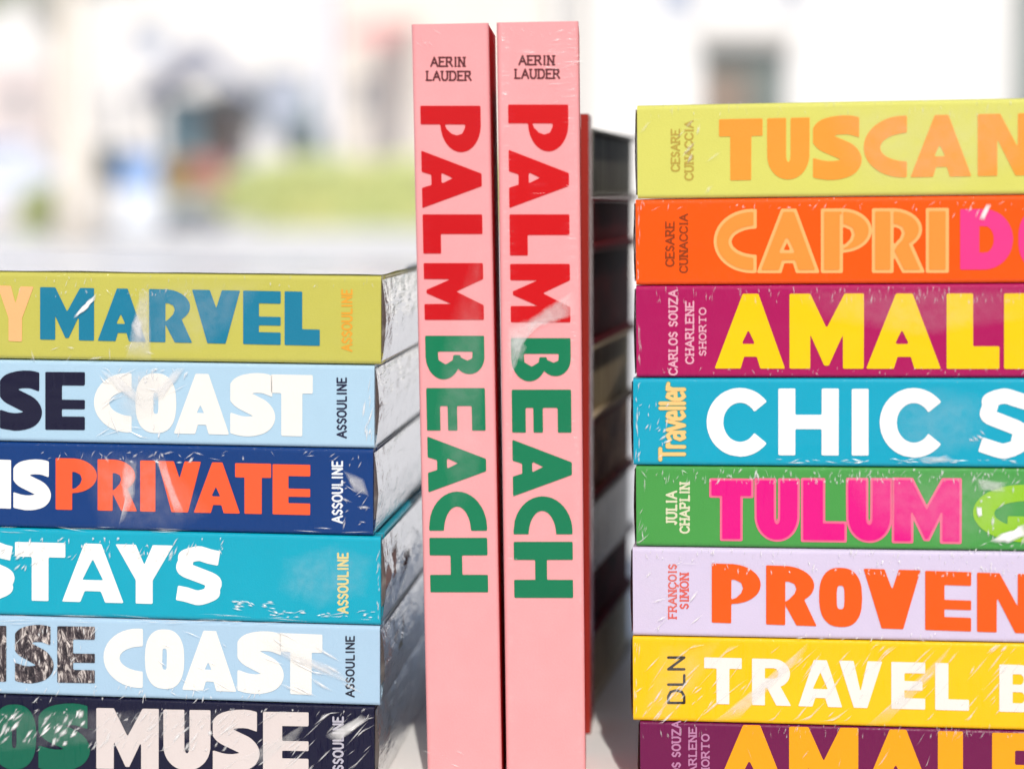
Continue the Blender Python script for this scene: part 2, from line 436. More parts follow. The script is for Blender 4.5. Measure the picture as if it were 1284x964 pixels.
def glyph(ch, style, a, off=0.0, t=.25):
    k = (ch, style, round(a, 2), round(off, 3), round(t, 3))
    if k in _gc: return _gc[k]
    if style == 'heavy': ops = HEAVY[ch]; h = .02
    elif style == 'bold': ops = bold(ch, a, t); h = .02
    else:
        h = .045
        ops = [('s', s, t / 2) for s in SK[ch]]
        if style == 'serif':
            for s in SK[ch]:
                for i, p in enumerate(s):
                    ends = (i in (0, len(s) - 1)) or ch in 'EDMNPRLFH'
                    if ends and p[1] in (0, 1) and len([q for q in s if abs(q[0] - p[0]) < .3 and abs(q[1] - p[1]) > .4]):
                        ops.append(('s', [(p[0] - .17, p[1]), (p[0] + .17, p[1])], t * .42))
    pad = .3
    xs = np.arange(-pad, a + pad, h); ys = np.arange(-pad - .05, 1 + pad, h)
    X, Y = np.meshgrid(xs, ys)
    lp = contours(field(ops, a, X, Y) + off, xs[0], ys[0], h)
    _gc[k] = lp
    return lp
def glyph_geom(mb, loops, Mx, raise_, a):
    """Mx(x,y)->(u,v) in the spine plane; adds a raised plate with side walls"""
    pts = []; idx = []
    for lp in loops:
        idx.append(list(range(len(pts), len(pts) + len(lp)))); pts += lp
    if not pts: return
    edges = [(ix[i], ix[(i + 1) % len(ix)]) for ix in idx for i in range(len(ix))]
    vo, eo, fo, ov, oe, of_ = delaunay_2d_cdt([Vector(p) for p in pts], edges, [], 0, 1e-6)
    back = [o_[0] if o_ else None for o_ in ov]
    E0 = np.array([[pts[a_][0], pts[a_][1], pts[b_][0], pts[b_][1]] for a_, b_ in edges])
    tris = []
    for t_ in fo:
        q = [back[k_] for k_ in t_]
        if None in q: continue
        cx = sum(pts[k_][0] for k_ in q) / 3; cy = sum(pts[k_][1] for k_ in q) / 3
        m_ = (E0[:, 1] > cy) != (E0[:, 3] > cy)
        e_ = E0[m_]
        if int(np.sum(cx < (e_[:, 2] - e_[:, 0]) * (cy - e_[:, 1]) / (e_[:, 3] - e_[:, 1]) + e_[:, 0])) % 2: tris.append(tuple(q))
    uv = [Mx(p[0], p[1]) for p in pts]
    n = len(pts)
    vs = [(u, -raise_, v) for u, v in uv] + [(u, .00012, v) for u, v in uv]
    fs = [tuple(t) for t in tris]
    for ix in idx:
        for i in range(len(ix)):
            p, q = ix[i], ix[(i + 1) % len(ix)]
            fs.append((p, q, q + n, p + n))
    mb.add(vs, fs)

class Plane:
    """local frame of a spine; local x along the spine, y into the book, z across its thickness"""
    def __init__(s, M): s.M = M; s.I = M.inverted()
    def uv(s, px, py):
        o = s.I @ CO; d_ = s.I.to_3x3() @ ray(px, py); k = -o.y / d_.y
        p = o + d_ * k; return np.array((p.x, p.z))
def lettering(book, items, mat, name='title_lettering', raise_=.00022, style='heavy', off=0, t=.25, label=None):
    """items: (char, origin px, end-of-width px, top px) three image corners of the letter's box"""
    mb = MB()
    for ch, o, e, tp in items:
        O, E, Tp = (book.plane.uv(*q) for q in (o, e, tp))
        hw, hh = np.linalg.norm(E - O), np.linalg.norm(Tp - O); a = hw / hh
        ex, ey = (E - O) / a, (Tp - O)
        glyph_geom(mb, glyph(ch, style, a, off, t), lambda x, y, O=O, ex=ex, ey=ey: tuple(O + ex * x + ey * y), raise_, a)
    me = mesh(name, mb.v, mb.f)
    bm = bmesh.new(); bm.from_mesh(me); bmesh.ops.recalc_face_normals(bm, faces=bm.faces); bm.to_mesh(me); bm.free()
    o = link(name, me, mat, book.root)
    if label: o['label'] = label
    return o
def row(letters, top0, bot0, x_0, top1, bot1, x_1):
    """upright word: letters=[(ch,x0,x1)], cap line and base line given at two image columns"""
    out = []
    for ch, a, b in letters:
        f = lambda x: ((x - x_0) / (x_1 - x_0))
        T_ = lambda x: top0 + (top1 - top0) * f(x); B_ = lambda x: bot0 + (bot1 - bot0) * f(x)
        out.append((ch, (a, B_(a)), (b, B_(b)), (a, T_(a))))
    return out
def word_ccw(txt, x0, x1, y_bot, y_top):
    """word read from bottom to top"""
    ws = [WID.get(c, 1.0) for c in txt]; gap = .22; tot = sum(ws) + gap * (len(txt) - 1); k = (y_bot - y_top) / tot; y = y_bot; out = []
    for c, w_ in zip(txt, ws):
        if c != ' ': out.append((c, (x1, y), (x1, y - w_ * k), (x0, y)))
        y -= (w_ + gap) * k
    return out
def word_h(txt, x0, x1, y0, y1):
    ws = [WID.get(c, 1.0) for c in txt]; gap = .22; tot = sum(ws) + gap * (len(txt) - 1); k = (x1 - x0) / tot; x = x0; out = []
    for c, w_ in zip(txt, ws):
        if c != ' ': out.append((c, (x, y1), (x + w_ * k, y1), (x, y0)))
        x += (w_ + gap) * k
    return out

# ------------------------------------------------------------------ books
def case_profile(T, bt, y0, y1, r=.0016):
    """closed (y,z) outline of the U-shaped wrap between y0 and y1"""
    p = []
    for cy, cz, a0 in ((y0 + r, r, 270), (y0 + r, T - r, 180)):
        for k in range(5):
            a = R(a0 - k * 22.5) if cz > r else R(a0 - k * 22.5)
            p.append((cy + r * cos(a), cz + r * sin(a)))
    outer = p + []
    # order: bottom corner then top corner
    poly = [(y1, 0)] + outer + [(y1, T), (y1, T - bt), (y0 + bt, T - bt), (y0 + bt, bt), (y1, bt)]
    return poly
def extrude_x(poly, x0, x1, name, mat, parent, bev=.0003):
    n = len(poly)
    vs = [(x0, y, z) for y, z in poly] + [(x1, y, z) for y, z in poly]
    fs = [(i, (i + 1) % n, (i + 1) % n + n, i + n) for i in range(n)]
    tr = tessellate_polygon([[Vector((y, z, 0)) for y, z in poly]])
    fs += [tuple(t) for t in tr] + [tuple(i + n for i in t) for t in tr]
    me = mesh(name, vs, fs)
    bm = bmesh.new(); bm.from_mesh(me); bmesh.ops.recalc_face_normals(bm, faces=bm.faces); bm.to_mesh(me); bm.free()
    return link(name, me, mat, parent)
def board(x0, x1, y0, y1, z0, z1, name, mat, parent):
    return MB().box(x0, x1, y0, y1, z0, z1).build(name, mat, parent, bevel=.0005)

def film_end(name, xe, dirx, T, depth, parent, seed, mat, k_=1.0):
    rough_ = {4: 2.6, 5: 1.7, 6: 1.5}.get(seed, 1.0)
    """crumpled film stretched over one end of the book, wrapping the spine's corner"""
    rnd = random.Random(seed)
    ny, nz = 90, 22
    vs = []; fs = []
    for i in range(ny + 1):
        s = i / ny
        y = -.0006 + s * (depth + .001)
        for j in range(nz + 1):
            q = j / nz
            z = .0013 + q * (T - .0026)
            edge = min(q, 1 - q) * 2
            bul = .0016 * k_ * edge ** .6
            n1 = mnoise(Vector((y * 70 + seed * 3.1, z * 130, seed * 1.7)))
            n2 = mnoise(Vector((y * 200 + z * 260, z * 190 - y * 90, seed * 2.3)))
            n3 = abs(mnoise(Vector((y * 110 - z * 160, z * 60, seed * .9))))
            cut = min(1, s * 22)
            off = bul + edge * k_ * rough_ * (.0004 * n1 + .0002 * n2 + .0006 * n3) * (.35 + .65 * cut)
            vs.append((xe + dirx * (.0004 + max(off, .0001)), y, z))
    for i in range(ny):
        for j in range(nz):
            a = i * (nz + 1) + j
            fs.append((a, a + 1, a + nz + 2, a + nz + 1))
    me = mesh(name, vs, fs, True)
    return link(name, me, mat, parent)
def seam(name, plane, pts, parent, seed, wid=.0011, mat=None):
    """ragged raised ridge of film along a spine, pts in image pixels"""
    uv = [plane.uv(*p) for p in pts]
    P_ = []
    for i in range(len(uv) - 1):
        for k in range(40): P_.append(uv[i] + (uv[i + 1] - uv[i]) * k / 40)
    P_.append(uv[-1])
    vs, fs = [], []
    for i, p in enumerate(P_):
        d_ = P_[min(i + 1, len(P_) - 1)] - P_[max(0, i - 1)]; d_ = d_ / (np.linalg.norm(d_) + 1e-9); n = np.array((-d_[1], d_[0]))
        f = i / (len(P_) - 1); tp = min(1, f * 8, (1 - f) * 8)
        a = mnoise(Vector((i * .31, seed, 0))); b = mnoise(Vector((i * .63, seed + 9, 3))); c = mnoise(Vector((i * .17, seed, 8)))
        w_ = wid * tp * (.45 + max(0, a) * 1.6); p = p + n * b * wid * .8
        for q, hgt in ((-1, 0.00006), (-.4, .0007 + .0007 * b), (.3, .0003 + .0004 * c), (.8, .0009 + .0006 * a), (1.2, .00006)):
            x = p + n * q * w_; vs.append((x[0], -max(hgt * tp, .00005) - .0003, x[1]))
        if i:
            for k in range(4):
                m_ = (i - 1) * 5 + k; fs.append((m_, m_ + 1, m_ + 6, m_ + 5))
    me = mesh(name, vs, fs, False)
    return link(name, me, mat or M_film_seam, parent)

class Book: pass
def make_book(M, L, T, depth, sgn, colour, label, group, wr, end_col=None, board_col=None, film=True, name='book', bt=.0024, cat='book', seed=1, mott=.06, hg=.0065, bcoat=.55, pages=None, film_k=None, film_m=None, coat=.55):
    """M: frame at the visible end of the spine, lower edge. sgn=+1 body runs along +x, -1 along -x"""
    b = Book(); b.T = T
    b.root = empty(name); b.root.matrix_world = M
    tag(b.root, label, cat, group)
    b.plane = Plane(M); b.wr = wr
    x0, x1 = (0, L) if sgn > 0 else (-L, 0)
    msp = printed(label[:40] + ' spine', colour, T, wr, mottle=mott, coat=coat)
    mbd = printed(label[:40] + ' boards', board_col, T, wr, coat=bcoat, rough=.6) if board_col else msp
    mbk = printed(label[:40] + ' back', end_col, T, wr) if end_col else mbd
    bg_ = .0022 if hg > .003 else .0003
    extrude_x(case_profile(T, bt, 0, hg), x0, x1, 'spine', msp, b.root)
    board(x0, x1, hg + bg_, depth, 0.00005, bt, 'back_cover', mbk, b.root)
    board(x0, x1, hg + bg_, depth, T - bt, T - .00005, 'front_cover', mbd, b.root)
    # cloth joint between spine and boards, a shallow groove
    if hg > .003: MB().box(x0 + .0004, x1 - .0004, hg - .0004, hg + .0026, .0007, bt - .0002).box(x0 + .0004, x1 - .0004, hg - .0004, hg + .0026, T - bt + .0002, T - .0007).build('hinge', mbd, b.root)
    pg = MB().box(x0 + .0030, x1 - .0030, bt + .0006, depth - .0035, bt + .0001, T - bt - .0001).build('page_block', pages or M_page, b.root)
    if film:
        xe, dx = (0, -1) if sgn > 0 else (0, 1)
        film_end('shrink_wrap', xe, dx, T, depth, b.root, seed, film_m or (M_film_side_bright if seed in (5, 6) else M_film_side), film_k if film_k is not None else (1.0 if sgn < 0 else .3))
    return b

def frame_from(px, py, Y, heading, roll):
    o = at(px, py, Y)
    return Matrix.Translation(o) @ Matrix.Rotation(-heading, 4, 'Z') @ Matrix.Rotation(roll, 4, 'Y')
def ink(b, rgb, name, mott=.05):
    return printed(name, rgb, b.T, b.wr, mottle=mott)

D0 = .72
# ---- left stack : frame at right-hand ends
FL = frame_from(472, 1000, D0, R(5.4), R(.42))
PL = Plane(FL)
# ---- right stack : frame at left-hand ends
FR = frame_from(797, 1008, D0, R(8.2), R(-.72))
PR = Plane(FR)
def stack_book(FM, PM, sgn, xpx, ytop, ybot, L, depth, dy, colour, label, group, wr, **k):
    a = PM.uv(xpx, ybot); c = PM.uv(xpx, ytop)
    T = c[1] - a[1]
    M = FM @ Matrix.Translation((a[0], dy, a[1]))
    return make_book(M, L, T - .00025, depth, sgn, colour, label, group, wr, **k)
GL = 'books in the left stack'
GR = 'books in the right stack'
# wr = (seed, soft sag, pleats, streaks, streak angle, streak coverage)
L1 = stack_book(FL, PL, -1, 477.5, 345.5, 457, .33, .25, 0, (201, 196, 92), 'olive lime book with blue MARVEL lettering, on top of the left stack', GL, (1, 1.0, .7, .3, .6, -.05), seed=1)
L2 = stack_book(FL, PL, -1, 469, 457, 562.5, .322, .25, .0006, (180, 213, 234), 'pale blue book reading SE COAST directly under the olive MARVEL book', GL, (2, .8, .5, .5, .9, -.03), seed=2)
L3 = stack_book(FL, PL, -1, 467.5, 562.5, 672, .32, .25, .0003, (4, 58, 124), 'dark blue book with orange red PRIVATE lettering in the left stack', GL, (3, 1.0, .6, .5, -.4, -.02), seed=3)
L4 = stack_book(FL, PL, -1, 477, 672, 784, .33, .25, .0001, (6, 170, 196), 'turquoise book with white STAYS lettering in the left stack', GL, (4, .8, .9, .4, .5, -.06), seed=4)
L5 = stack_book(FL, PL, -1, 476, 784, 885, .329, .25, .0002, (176, 207, 230), 'pale blue book with mottled dark ISE letters between turquoise and navy books', GL, (5, .5, .6, 1.5, -1.1, .06), seed=5)
L6 = stack_book(FL, PL, -1, 469, 885, 999, .322, .25, .0005, (10, 10, 46), 'navy book with pale MUSE lettering at the bottom of the left stack', GL, (6, .7, 1.5, 1.8, .85, .09), seed=6)
R1 = stack_book(FR, PR, 1, 799.5, 131.5, 249.5, .33, .25, .0000, (221, 219, 108), 'yellow green book with orange TUSCAN lettering, on top of the right stack', GR, (7, .7, .5, .25, .4, -.08), seed=7)
R2 = stack_book(FR, PR, 1, 797.5, 249.5, 357.5, .33, .25, .0004, (255, 90, 2), 'orange book with peach CAPRI and pink lettering in the right stack', GR, (8, .6, .6, .35, .5, -.07), seed=8)
R3 = stack_book(FR, PR, 1, 798, 357.5, 473.5, .33, .25, .0006, (178, 12, 92), 'magenta book with bright yellow AMALF letters under the orange book', GR, (9, .5, .8, .3, .3, -.07), seed=9)
R4 = stack_book(FR, PR, 1, 794.5, 473.5, 583, .334, .25, .0000, (6, 168, 198), 'turquoise book with white CHIC S lettering in the right stack', GR, (10, .9, .8, .5, .7, -.05), seed=10)
R5 = stack_book(FR, PR, 1, 798, 583, 685, .33, .25, .0005, (74, 160, 74), 'green book with hot pink TULUM lettering in the right stack', GR, (11, .7, 1.0, .5, .8, -.04), seed=11)
R6 = stack_book(FR, PR, 1, 794, 685, 796.5, .334, .25, .0000, (218, 206, 232), 'pale lilac book with orange PROVEN lettering in the right stack', GR, (12, .6, 1.0, .25, .3, -.08), seed=12)
R7 = stack_book(FR, PR, 1, 794, 796.5, 903.5, .334, .25, .0003, (255, 202, 12), 'yellow book with white TRAVEL lettering under the lilac book', GR, (13, .5, .7, 1.9, .95, .12), seed=13)
R8 = stack_book(FR, PR, 1, 803, 903.5, 1005, .325, .25, .0006, (112, 4, 74), 'dark plum book with amber AMALF letters, bottom of the right stack', GR, (14, .4, .9, .5, .4, -.05), seed=14)

# ---- standing pink books (local x runs down the spine, local z to the right)
def stand_frame(x_px, y_px, Y, heading, lean):
    o = at(x_px, y_px, Y)
    # columns: local x -> down, local y -> back, local z -> right
    B = Matrix(((0, 0, 1, 0), (0, 1, 0, 0), (-1, 0, 0, 0), (0, 0, 0, 1)))
    return Matrix.Translation(o) @ Matrix.Rotation(-heading, 4, 'Z') @ Matrix.Rotation(lean, 4, 'Y') @ B
def pink(x_l, x_r, y_top, Y, heading, lean, label, wr, seed, end=None):
    M = stand_frame(x_l, y_top, Y, heading, lean)
    pl = Plane(M)
    T = abs((pl.uv(x_r, y_top)[1] - pl.uv(x_l, y_top)[1]))
    L = (M.translation.z - .0004) / cos(lean)
    b = make_book(M, L, T, .055, +1, (252, 168, 170), label, 'pair of pink books standing upright', wr, board_col=(255, 24, 34), end_col=end, film=False, seed=seed, bt=.0024, mott=.11, hg=.0025, bcoat=0.0)
    return b
P1 = pink(515.5, 612.5, 31, .7165, R(2.2), R(-.98), 'left one of the two pink books standing upright between the stacks', (15, .35, .25, .2, .3, -.1), 21, (255, 214, 208))  # unseen left board made pale to bounce light onto the stack ends
P2 = pink(622.5, 725.5, 28.5, .7150, R(2.2), R(-.72), 'right one of the two pink books standing upright, with a plastic glare', (16, .5, .6, .35, .9, -.04), 22)

# ------------------------------------------------------------------ titles
SER = 'serif'
def text(b, items, rgb, nm, style=SER, t=.215, **k):
    return lettering(b, items, ink(b, rgb, nm), style=style, t=t, raise_=.00012, **k)
# left stack
lettering(L1, row([('Y', -3, 42)], 358, 427, 0, 360, 429, 45), ink(L1, (250, 190, 130), 'peach ink'), label='peach Y')
lettering(L1, row([('M', 50.5, 118), ('A', 122.6, 183), ('R', 187, 241), ('V', 241, 301), ('E', 305, 352), ('L', 357, 401)], 360, 425.5, 50, 366, 433.5, 400), ink(L1, (26, 128, 160), 'blue ink'), label='blue MARVEL')
text(L1, word_ccw('ASSOULINE', 429, 441, 440, 363), (236, 170, 60), 'orange small print', 'sans', .2, name='publisher_lettering')
lettering(L2, row([('S', 0, 50), ('E', 57, 106.5)], 466, 538, 0, 466.5, 539, 106), ink(L2, (22, 22, 52), 'navy ink'), label='dark navy SE')
lettering(L2, row([('C', 119, 164), ('O', 171, 220), ('A', 219.5, 286), ('S', 290, 341), ('T', 341, 391)], 468, 540, 119, 471, 546, 391), ink(L2, (246, 243, 236), 'white ink'), label='off-white COAST', off=.015)
text(L2, word_ccw('ASSOULINE', 423, 434, 548.5, 473.5), (38, 42, 70), 'dark small print', 'sans', .2, name='publisher_lettering')
lettering(L3, row([('I', -4, 14), ('S', 17, 62)], 576, 637, 0, 577, 639, 62), ink(L3, (250, 250, 246), 'white ink 2'), label='white IS')
lettering(L3, row([('P', 70, 121.5), ('R', 122.6, 172), ('I', 176, 195), ('V', 198, 252), ('A', 243, 301), ('T', 295, 340), ('E', 342, 389)], 574, 638.5, 70, 583, 645.5, 389), ink(L3, (255, 96, 52), 'red orange ink'), label='orange-red PRIVATE')
text(L3, word_ccw('ASSOULINE', 417, 429, 655, 578), (235, 240, 245), 'white small print', 'sans', .2, name='publisher_lettering')
lettering(L4, row([('S', -32, 18), ('T', 19, 82), ('A', 78, 155), ('Y', 145, 217), ('S', 219, 279)], 679, 752, 19, 685, 759, 279), ink(L4, (252, 251, 246), 'white ink 3'), style='bold', t=.29, label='white STAYS')
text(L4, word_ccw('ASSOULINE', 424, 436, 768, 693), (232, 214, 140), 'pale yellow small print', 'sans', .2, name='publisher_lettering')

def mottled_ink(b, name):
    m = ink(b, (40, 36, 42), name)
    N, L = m.node_tree.nodes, m.node_tree.links; P = N['Principled BSDF']
    tc = N.new('ShaderNodeTexCoord').outputs['Object']
    n = noise_node(N, L, mapping(N, L, tc, (420, 200, 150), (0, .3, 0)), 1, 4, .75, 1.5)
    cr = N.new('ShaderNodeValToRGB'); L.new(n, cr.inputs[0])
    cr.color_ramp.elements[0].position = .40; cr.color_ramp.elements[0].color = (*s2l((28, 24, 30)), 1)
    cr.color_ramp.elements[1].position = .66; cr.color_ramp.elements[1].color = (*s2l((214, 204, 196)), 1)
    e = cr.color_ramp.elements.new(.52); e.color = (*s2l((80, 70, 72)), 1)
    L.new(cr.outputs[0], P.inputs['Base Color'])
    return m
lettering(L5, row([('I', -10, 8), ('S', 19, 64), ('E', 72, 119)], 784, 854, 0, 785, 856, 119), mottled_ink(L5, 'mottled dark ink'), label='mottled black and grey ISE')
lettering(L5, row([('C', 131, 178), ('O', 183, 230), ('A', 230, 295), ('S', 299, 352), ('T', 352, 403)], 787, 859, 131, 796, 870, 403), ink(L5, (248, 245, 238), 'white ink 4'), label='off-white COAST', off=.015)
text(L5, word_ccw('ASSOULINE', 434, 444, 873, 797), (40, 44, 60), 'dark small print 2', 'sans', .2, name='publisher_lettering')
lettering(L6, row([('O', -8, 44), ('S', 50, 109)], 884, 962, 0, 885, 963, 109), ink(L6, (2, 100, 76), 'green ink'), label='green OS', off=.02)
lettering(L6, row([('M', 121, 199), ('U', 205, 264), ('S', 267, 323), ('E', 330, 387)], 887, 963, 121, 893, 968, 387), ink(L6, (226, 214, 210), 'pale ink'), label='pale pinkish MUSE')
text(L6, word_ccw('ASSOULINE', 418, 430, 975, 898), (190, 186, 200), 'grey small print', 'sans', .2, name='publisher_lettering')

# right stack
lettering(R1, row([('T', 901.7, 956), ('U', 962, 1015), ('S', 1019.5, 1078), ('C', 1083, 1137), ('A', 1141.6, 1218), ('N', 1226, 1300)], 150, 226.5, 902, 143.6, 221, 1226), ink(R1, (250, 160, 58), 'orange ink'), label='orange TUSCAN')
text(R1, word_ccw('CESARE', 842, 852, 215, 163), (192, 166, 74), 'ochre small print', name='author_lettering')
text(R1, word_ccw('CUNACCIA', 859, 869, 226, 152), (192, 166, 74), 'ochre small print 2', name='author_lettering')
cap = row([('C', 896.5, 947), ('A', 951, 1025.5), ('P', 1031, 1091.5), ('R', 1095, 1157.5), ('I', 1162.6, 1188)], 264, 341, 896, 262.5, 340.5, 1188)
lettering(R2, cap, ink(R2, (252, 186, 112), 'pale peach ink'), label='pale rim of CAPRI', off=.022, raise_=.00016)
lettering(R2, cap, ink(R2, (246, 152, 62), 'peach orange ink'), label='peach CAPRI', off=-.03, raise_=.00034)
lettering(R2, row([('D', 1204, 1270)], 262.5, 338, 1204, 262, 338, 1284), ink(R2, (250, 60, 140), 'pink ink'), label='pink letter D')
lettering(R2, row([('O', 1277, 1340)], 262.5, 338, 1204, 262, 338, 1284), ink(R2, (250, 60, 140), 'pink ink b'), label='pink letter O cut by the frame')
text(R2, word_ccw('CESARE', 835, 845, 334, 279), (150, 62, 20), 'rust small print', name='author_lettering')
text(R2, word_ccw('CUNACCIA', 852.5, 862, 342, 269), (150, 62, 20), 'rust small print 2', name='author_lettering')
lettering(R3, row([('A', 896, 985), ('M', 990, 1083), ('A', 1086, 1180.5), ('L', 1187, 1253), ('F', 1259, 1325)], 368.5, 462, 896, 368, 462.5, 1253), ink(R3, (255, 208, 4), 'yellow ink'), label='yellow AMALF')
text(R3, word_ccw('CARLOS SOUZA', 839, 849, 470, 364), (235, 170, 190), 'pale pink small print', name='author_lettering')
text(R3, word_ccw('CHARLENE', 860, 869.5, 456, 378.5), (235, 170, 190), 'pale pink small print 2', name='author_lettering')
text(R3, word_ccw('SHORTO', 877, 885, 446, 386), (235, 170, 190), 'pale pink small print 3', name='author_lettering')
lettering(R4, row([('C', 886, 965)], 486, 572, 886, 487, 575, 1290), ink(R4, (253, 253, 250), 'white ink 5'), style='bold', t=.25, label='white first C')
lettering(R4, row([('S', 1226, 1292)], 486, 572, 886, 487, 575, 1290), ink(R4, (253, 253, 250), 'white ink 5b'), style='bold', t=.25, label='white S cut by the frame')
lettering(R4, row([('H', 976, 1051.5), ('I', 1068, 1089)], 487, 570.5, 976, 487.5, 571, 1089), ink(R4, (253, 253, 250), 'white ink 6'), style='bold', t=.25, label='white H and I')
lettering(R4, row([('C', 1103, 1183.6)], 486, 573, 1103, 486, 574, 1183), ink(R4, (253, 253, 250), 'white ink 7'), style='bold', t=.25, label='white second C')
def traveller(x0, x1):
    out = []; W_ = [('T', .85, 1), ('r', .5, 1), ('a', .75, 1), ('v', .7, 1), ('e', .7, 1), ('l', .3, 1), ('l', .3, 1), ('e', .7, 1), ('r', .6, 1)]
    tot = sum(w_ for _, w_, _ in W_) + .08 * 8; k = (576 - 480) / tot; y = 576
    for c, w_, _ in W_:
        out.append((c, (x1, y), (x1, y - w_ * k), (x0, y))); y -= (w_ + .08) * k
    return out
tv = traveller(828, 858)
text(R4, tv, (120, 170, 130), 'green outline ink', 'sans', .13, name='magazine_lettering', off=.035)
lettering(R4, tv, ink(R4, (250, 205, 130), 'peach ink 2'), style='sans', t=.15, raise_=.0003, name='magazine_lettering', label='peach vertical lettering')
tul = row([('T', 891, 943), ('U', 947.6, 1001), ('L', 1006, 1060), ('U', 1062.5, 1117.6), ('M', 1120, 1204)], 601, 676, 891, 600, 680, 1204)
lettering(R5, tul, ink(R5, (250, 110, 150), 'light pink ink'), label='light rim of TULUM', off=.022, raise_=.00016)
lettering(R5, tul, ink(R5, (234, 2, 134), 'hot pink ink'), label='hot pink TULUM', off=-.015, raise_=.00034)
lettering(R5, row([('G', 1220, 1290)], 606, 678, 1220, 606, 680, 1290), ink(R5, (150, 206, 30), 'lime ink'), label='lime green G')
text(R5, word_ccw('JULIA', 836, 848, 657.6, 616), (225, 225, 190), 'cream small print', name='author_lettering')
text(R5, word_ccw('CHAPLIN', 853, 864, 668, 605), (225, 225, 190), 'cream small print 2', name='author_lettering')
lettering(R6, row([('P', 892.5, 954), ('R', 960.6, 1024), ('O', 1027, 1081), ('V', 1082.7, 1154), ('E', 1160, 1217.7), ('N', 1225, 1300)], 706, 780, 892, 717.5, 791.5, 1225), ink(R6, (244, 92, 4), 'deep orange ink'), label='orange PROVEN')
text(R6, word_ccw('FRANÇOIS', 838.5, 848, 775, 707), (225, 100, 90), 'coral small print', name='author_lettering')
text(R6, word_ccw('SIMON', 853, 863, 763, 718.5), (225, 100, 90), 'coral small print 2', name='author_lettering')
lettering(R7, row([('T', 883, 930), ('R', 943, 992), ('A', 1001, 1056), ('V', 1052, 1106), ('E', 1117.6, 1160), ('L', 1172.6, 1215), ('B', 1253, 1300)], 823.6, 881.5, 883, 832.5, 891.5, 1253), ink(R7, (246, 240, 232), 'white ink 8'), style='bold', t=.27, label='white TRAVEL B')
text(R7, word_ccw('DLN', 838, 858, 882.5, 822), (40, 34, 20), 'black small print', 'sans', .16, name='publisher_lettering')
lettering(R8, row([('A', 893, 990), ('M', 989.5, 1076), ('A', 1078, 1172), ('L', 1176, 1238), ('F', 1244, 1312)], 908, 1000, 908, 918, 1008, 1244), ink(R8, (255, 168, 10), 'amber ink'), label='amber AMALF')
text(R8, word_ccw('CARLOS SOUZA', 843, 853, 1008, 904), (190, 130, 170), 'mauve small print', name='author_lettering')
text(R8, word_ccw('CHARLENE', 864, 873, 990, 912), (190, 130, 170), 'mauve small print 2', name='author_lettering')
text(R8, word_ccw('SHORTO', 880, 889, 980, 920), (190, 130, 170), 'mauve small print 3', name='author_lettering')

# pink pair: letters read downwards
def cw(b, letters, xl, xr):
    """letters=[(ch,y0,y1)], xl/xr give base and cap columns as functions of y"""
    return [(ch, (xl(a), a), (xl(c), c), (xr(a), a)) for ch, a, c in letters]
lin = lambda y0, v0, y1, v1: (lambda y: v0 + (v1 - v0) * (y - y0) / (y1 - y0))
red1, red2 = ink(P1, (206, 4, 20), 'red ink', .02), ink(P2, (212, 4, 18), 'red ink 2', .02)
gr1, gr2 = ink(P1, (4, 126, 84), 'green ink 2', .06), ink(P2, (4, 124, 82), 'green ink 3', .06)
x1l, x1r = lin(133, 527, 742, 539.8), lin(133, 602.5, 742, 612)
x2l, x2r = lin(131, 637, 749, 645), lin(131, 712.5, 749, 718.8)
lettering(P1, cw(P1, [('P', 133, 191), ('A', 189, 261), ('L', 269, 318), ('M', 330, 401)], x1l, x1r), red1, label='red PALM')
lettering(P1, cw(P1, [('B', 421, 475.5), ('E', 486.5, 539.5), ('A', 547, 617), ('C', 616, 665), ('H', 674, 742)], x1l, x1r), gr1, label='green BEACH')
lettering(P2, cw(P2, [('P', 131.5, 190), ('A', 188, 261), ('L', 269, 320), ('M', 331, 404)], x2l, x2r), red2, label='red PALM')
lettering(P2, cw(P2, [('B', 424, 478), ('E', 488.5, 542), ('A', 551, 622.5), ('C', 622, 669.5), ('H', 679, 749)], x2l, x2r), gr2, label='green BEACH')
text(P1, word_h('AERIN', 540.5, 583, 72.5, 83.5) + word_h('LAUDER', 534.5, 591, 90, 101), (96, 44, 50), 'brown small print', name='author_lettering', t=.21)
text(P2, word_h('AERIN', 651, 695, 70.5, 81.5) + word_h('LAUDER', 645.5, 702, 87.5, 98.5), (96, 44, 50), 'brown small print 2', name='author_lettering', t=.21)

# ---- glints on the shrink film's folds and creases, painted as milky patches
def glare_mat(name, milk, vr=.21):
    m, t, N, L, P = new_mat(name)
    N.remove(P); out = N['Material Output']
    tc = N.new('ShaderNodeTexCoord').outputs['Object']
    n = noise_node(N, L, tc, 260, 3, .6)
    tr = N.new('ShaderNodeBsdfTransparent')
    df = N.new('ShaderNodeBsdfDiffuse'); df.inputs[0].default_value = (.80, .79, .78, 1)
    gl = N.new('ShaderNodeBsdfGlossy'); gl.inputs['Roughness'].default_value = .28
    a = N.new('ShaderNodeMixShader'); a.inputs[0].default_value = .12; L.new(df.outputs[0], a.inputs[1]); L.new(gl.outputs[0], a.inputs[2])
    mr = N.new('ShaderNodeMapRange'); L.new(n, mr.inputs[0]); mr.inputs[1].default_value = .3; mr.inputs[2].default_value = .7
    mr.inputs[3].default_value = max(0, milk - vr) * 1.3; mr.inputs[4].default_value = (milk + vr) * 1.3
    at_ = N.new('ShaderNodeAttribute'); at_.attribute_name = 'glare_fade'
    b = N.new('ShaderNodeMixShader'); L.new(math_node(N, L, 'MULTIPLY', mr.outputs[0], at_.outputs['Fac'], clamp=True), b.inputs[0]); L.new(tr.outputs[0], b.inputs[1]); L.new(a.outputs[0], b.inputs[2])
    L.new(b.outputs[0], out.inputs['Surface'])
    return m
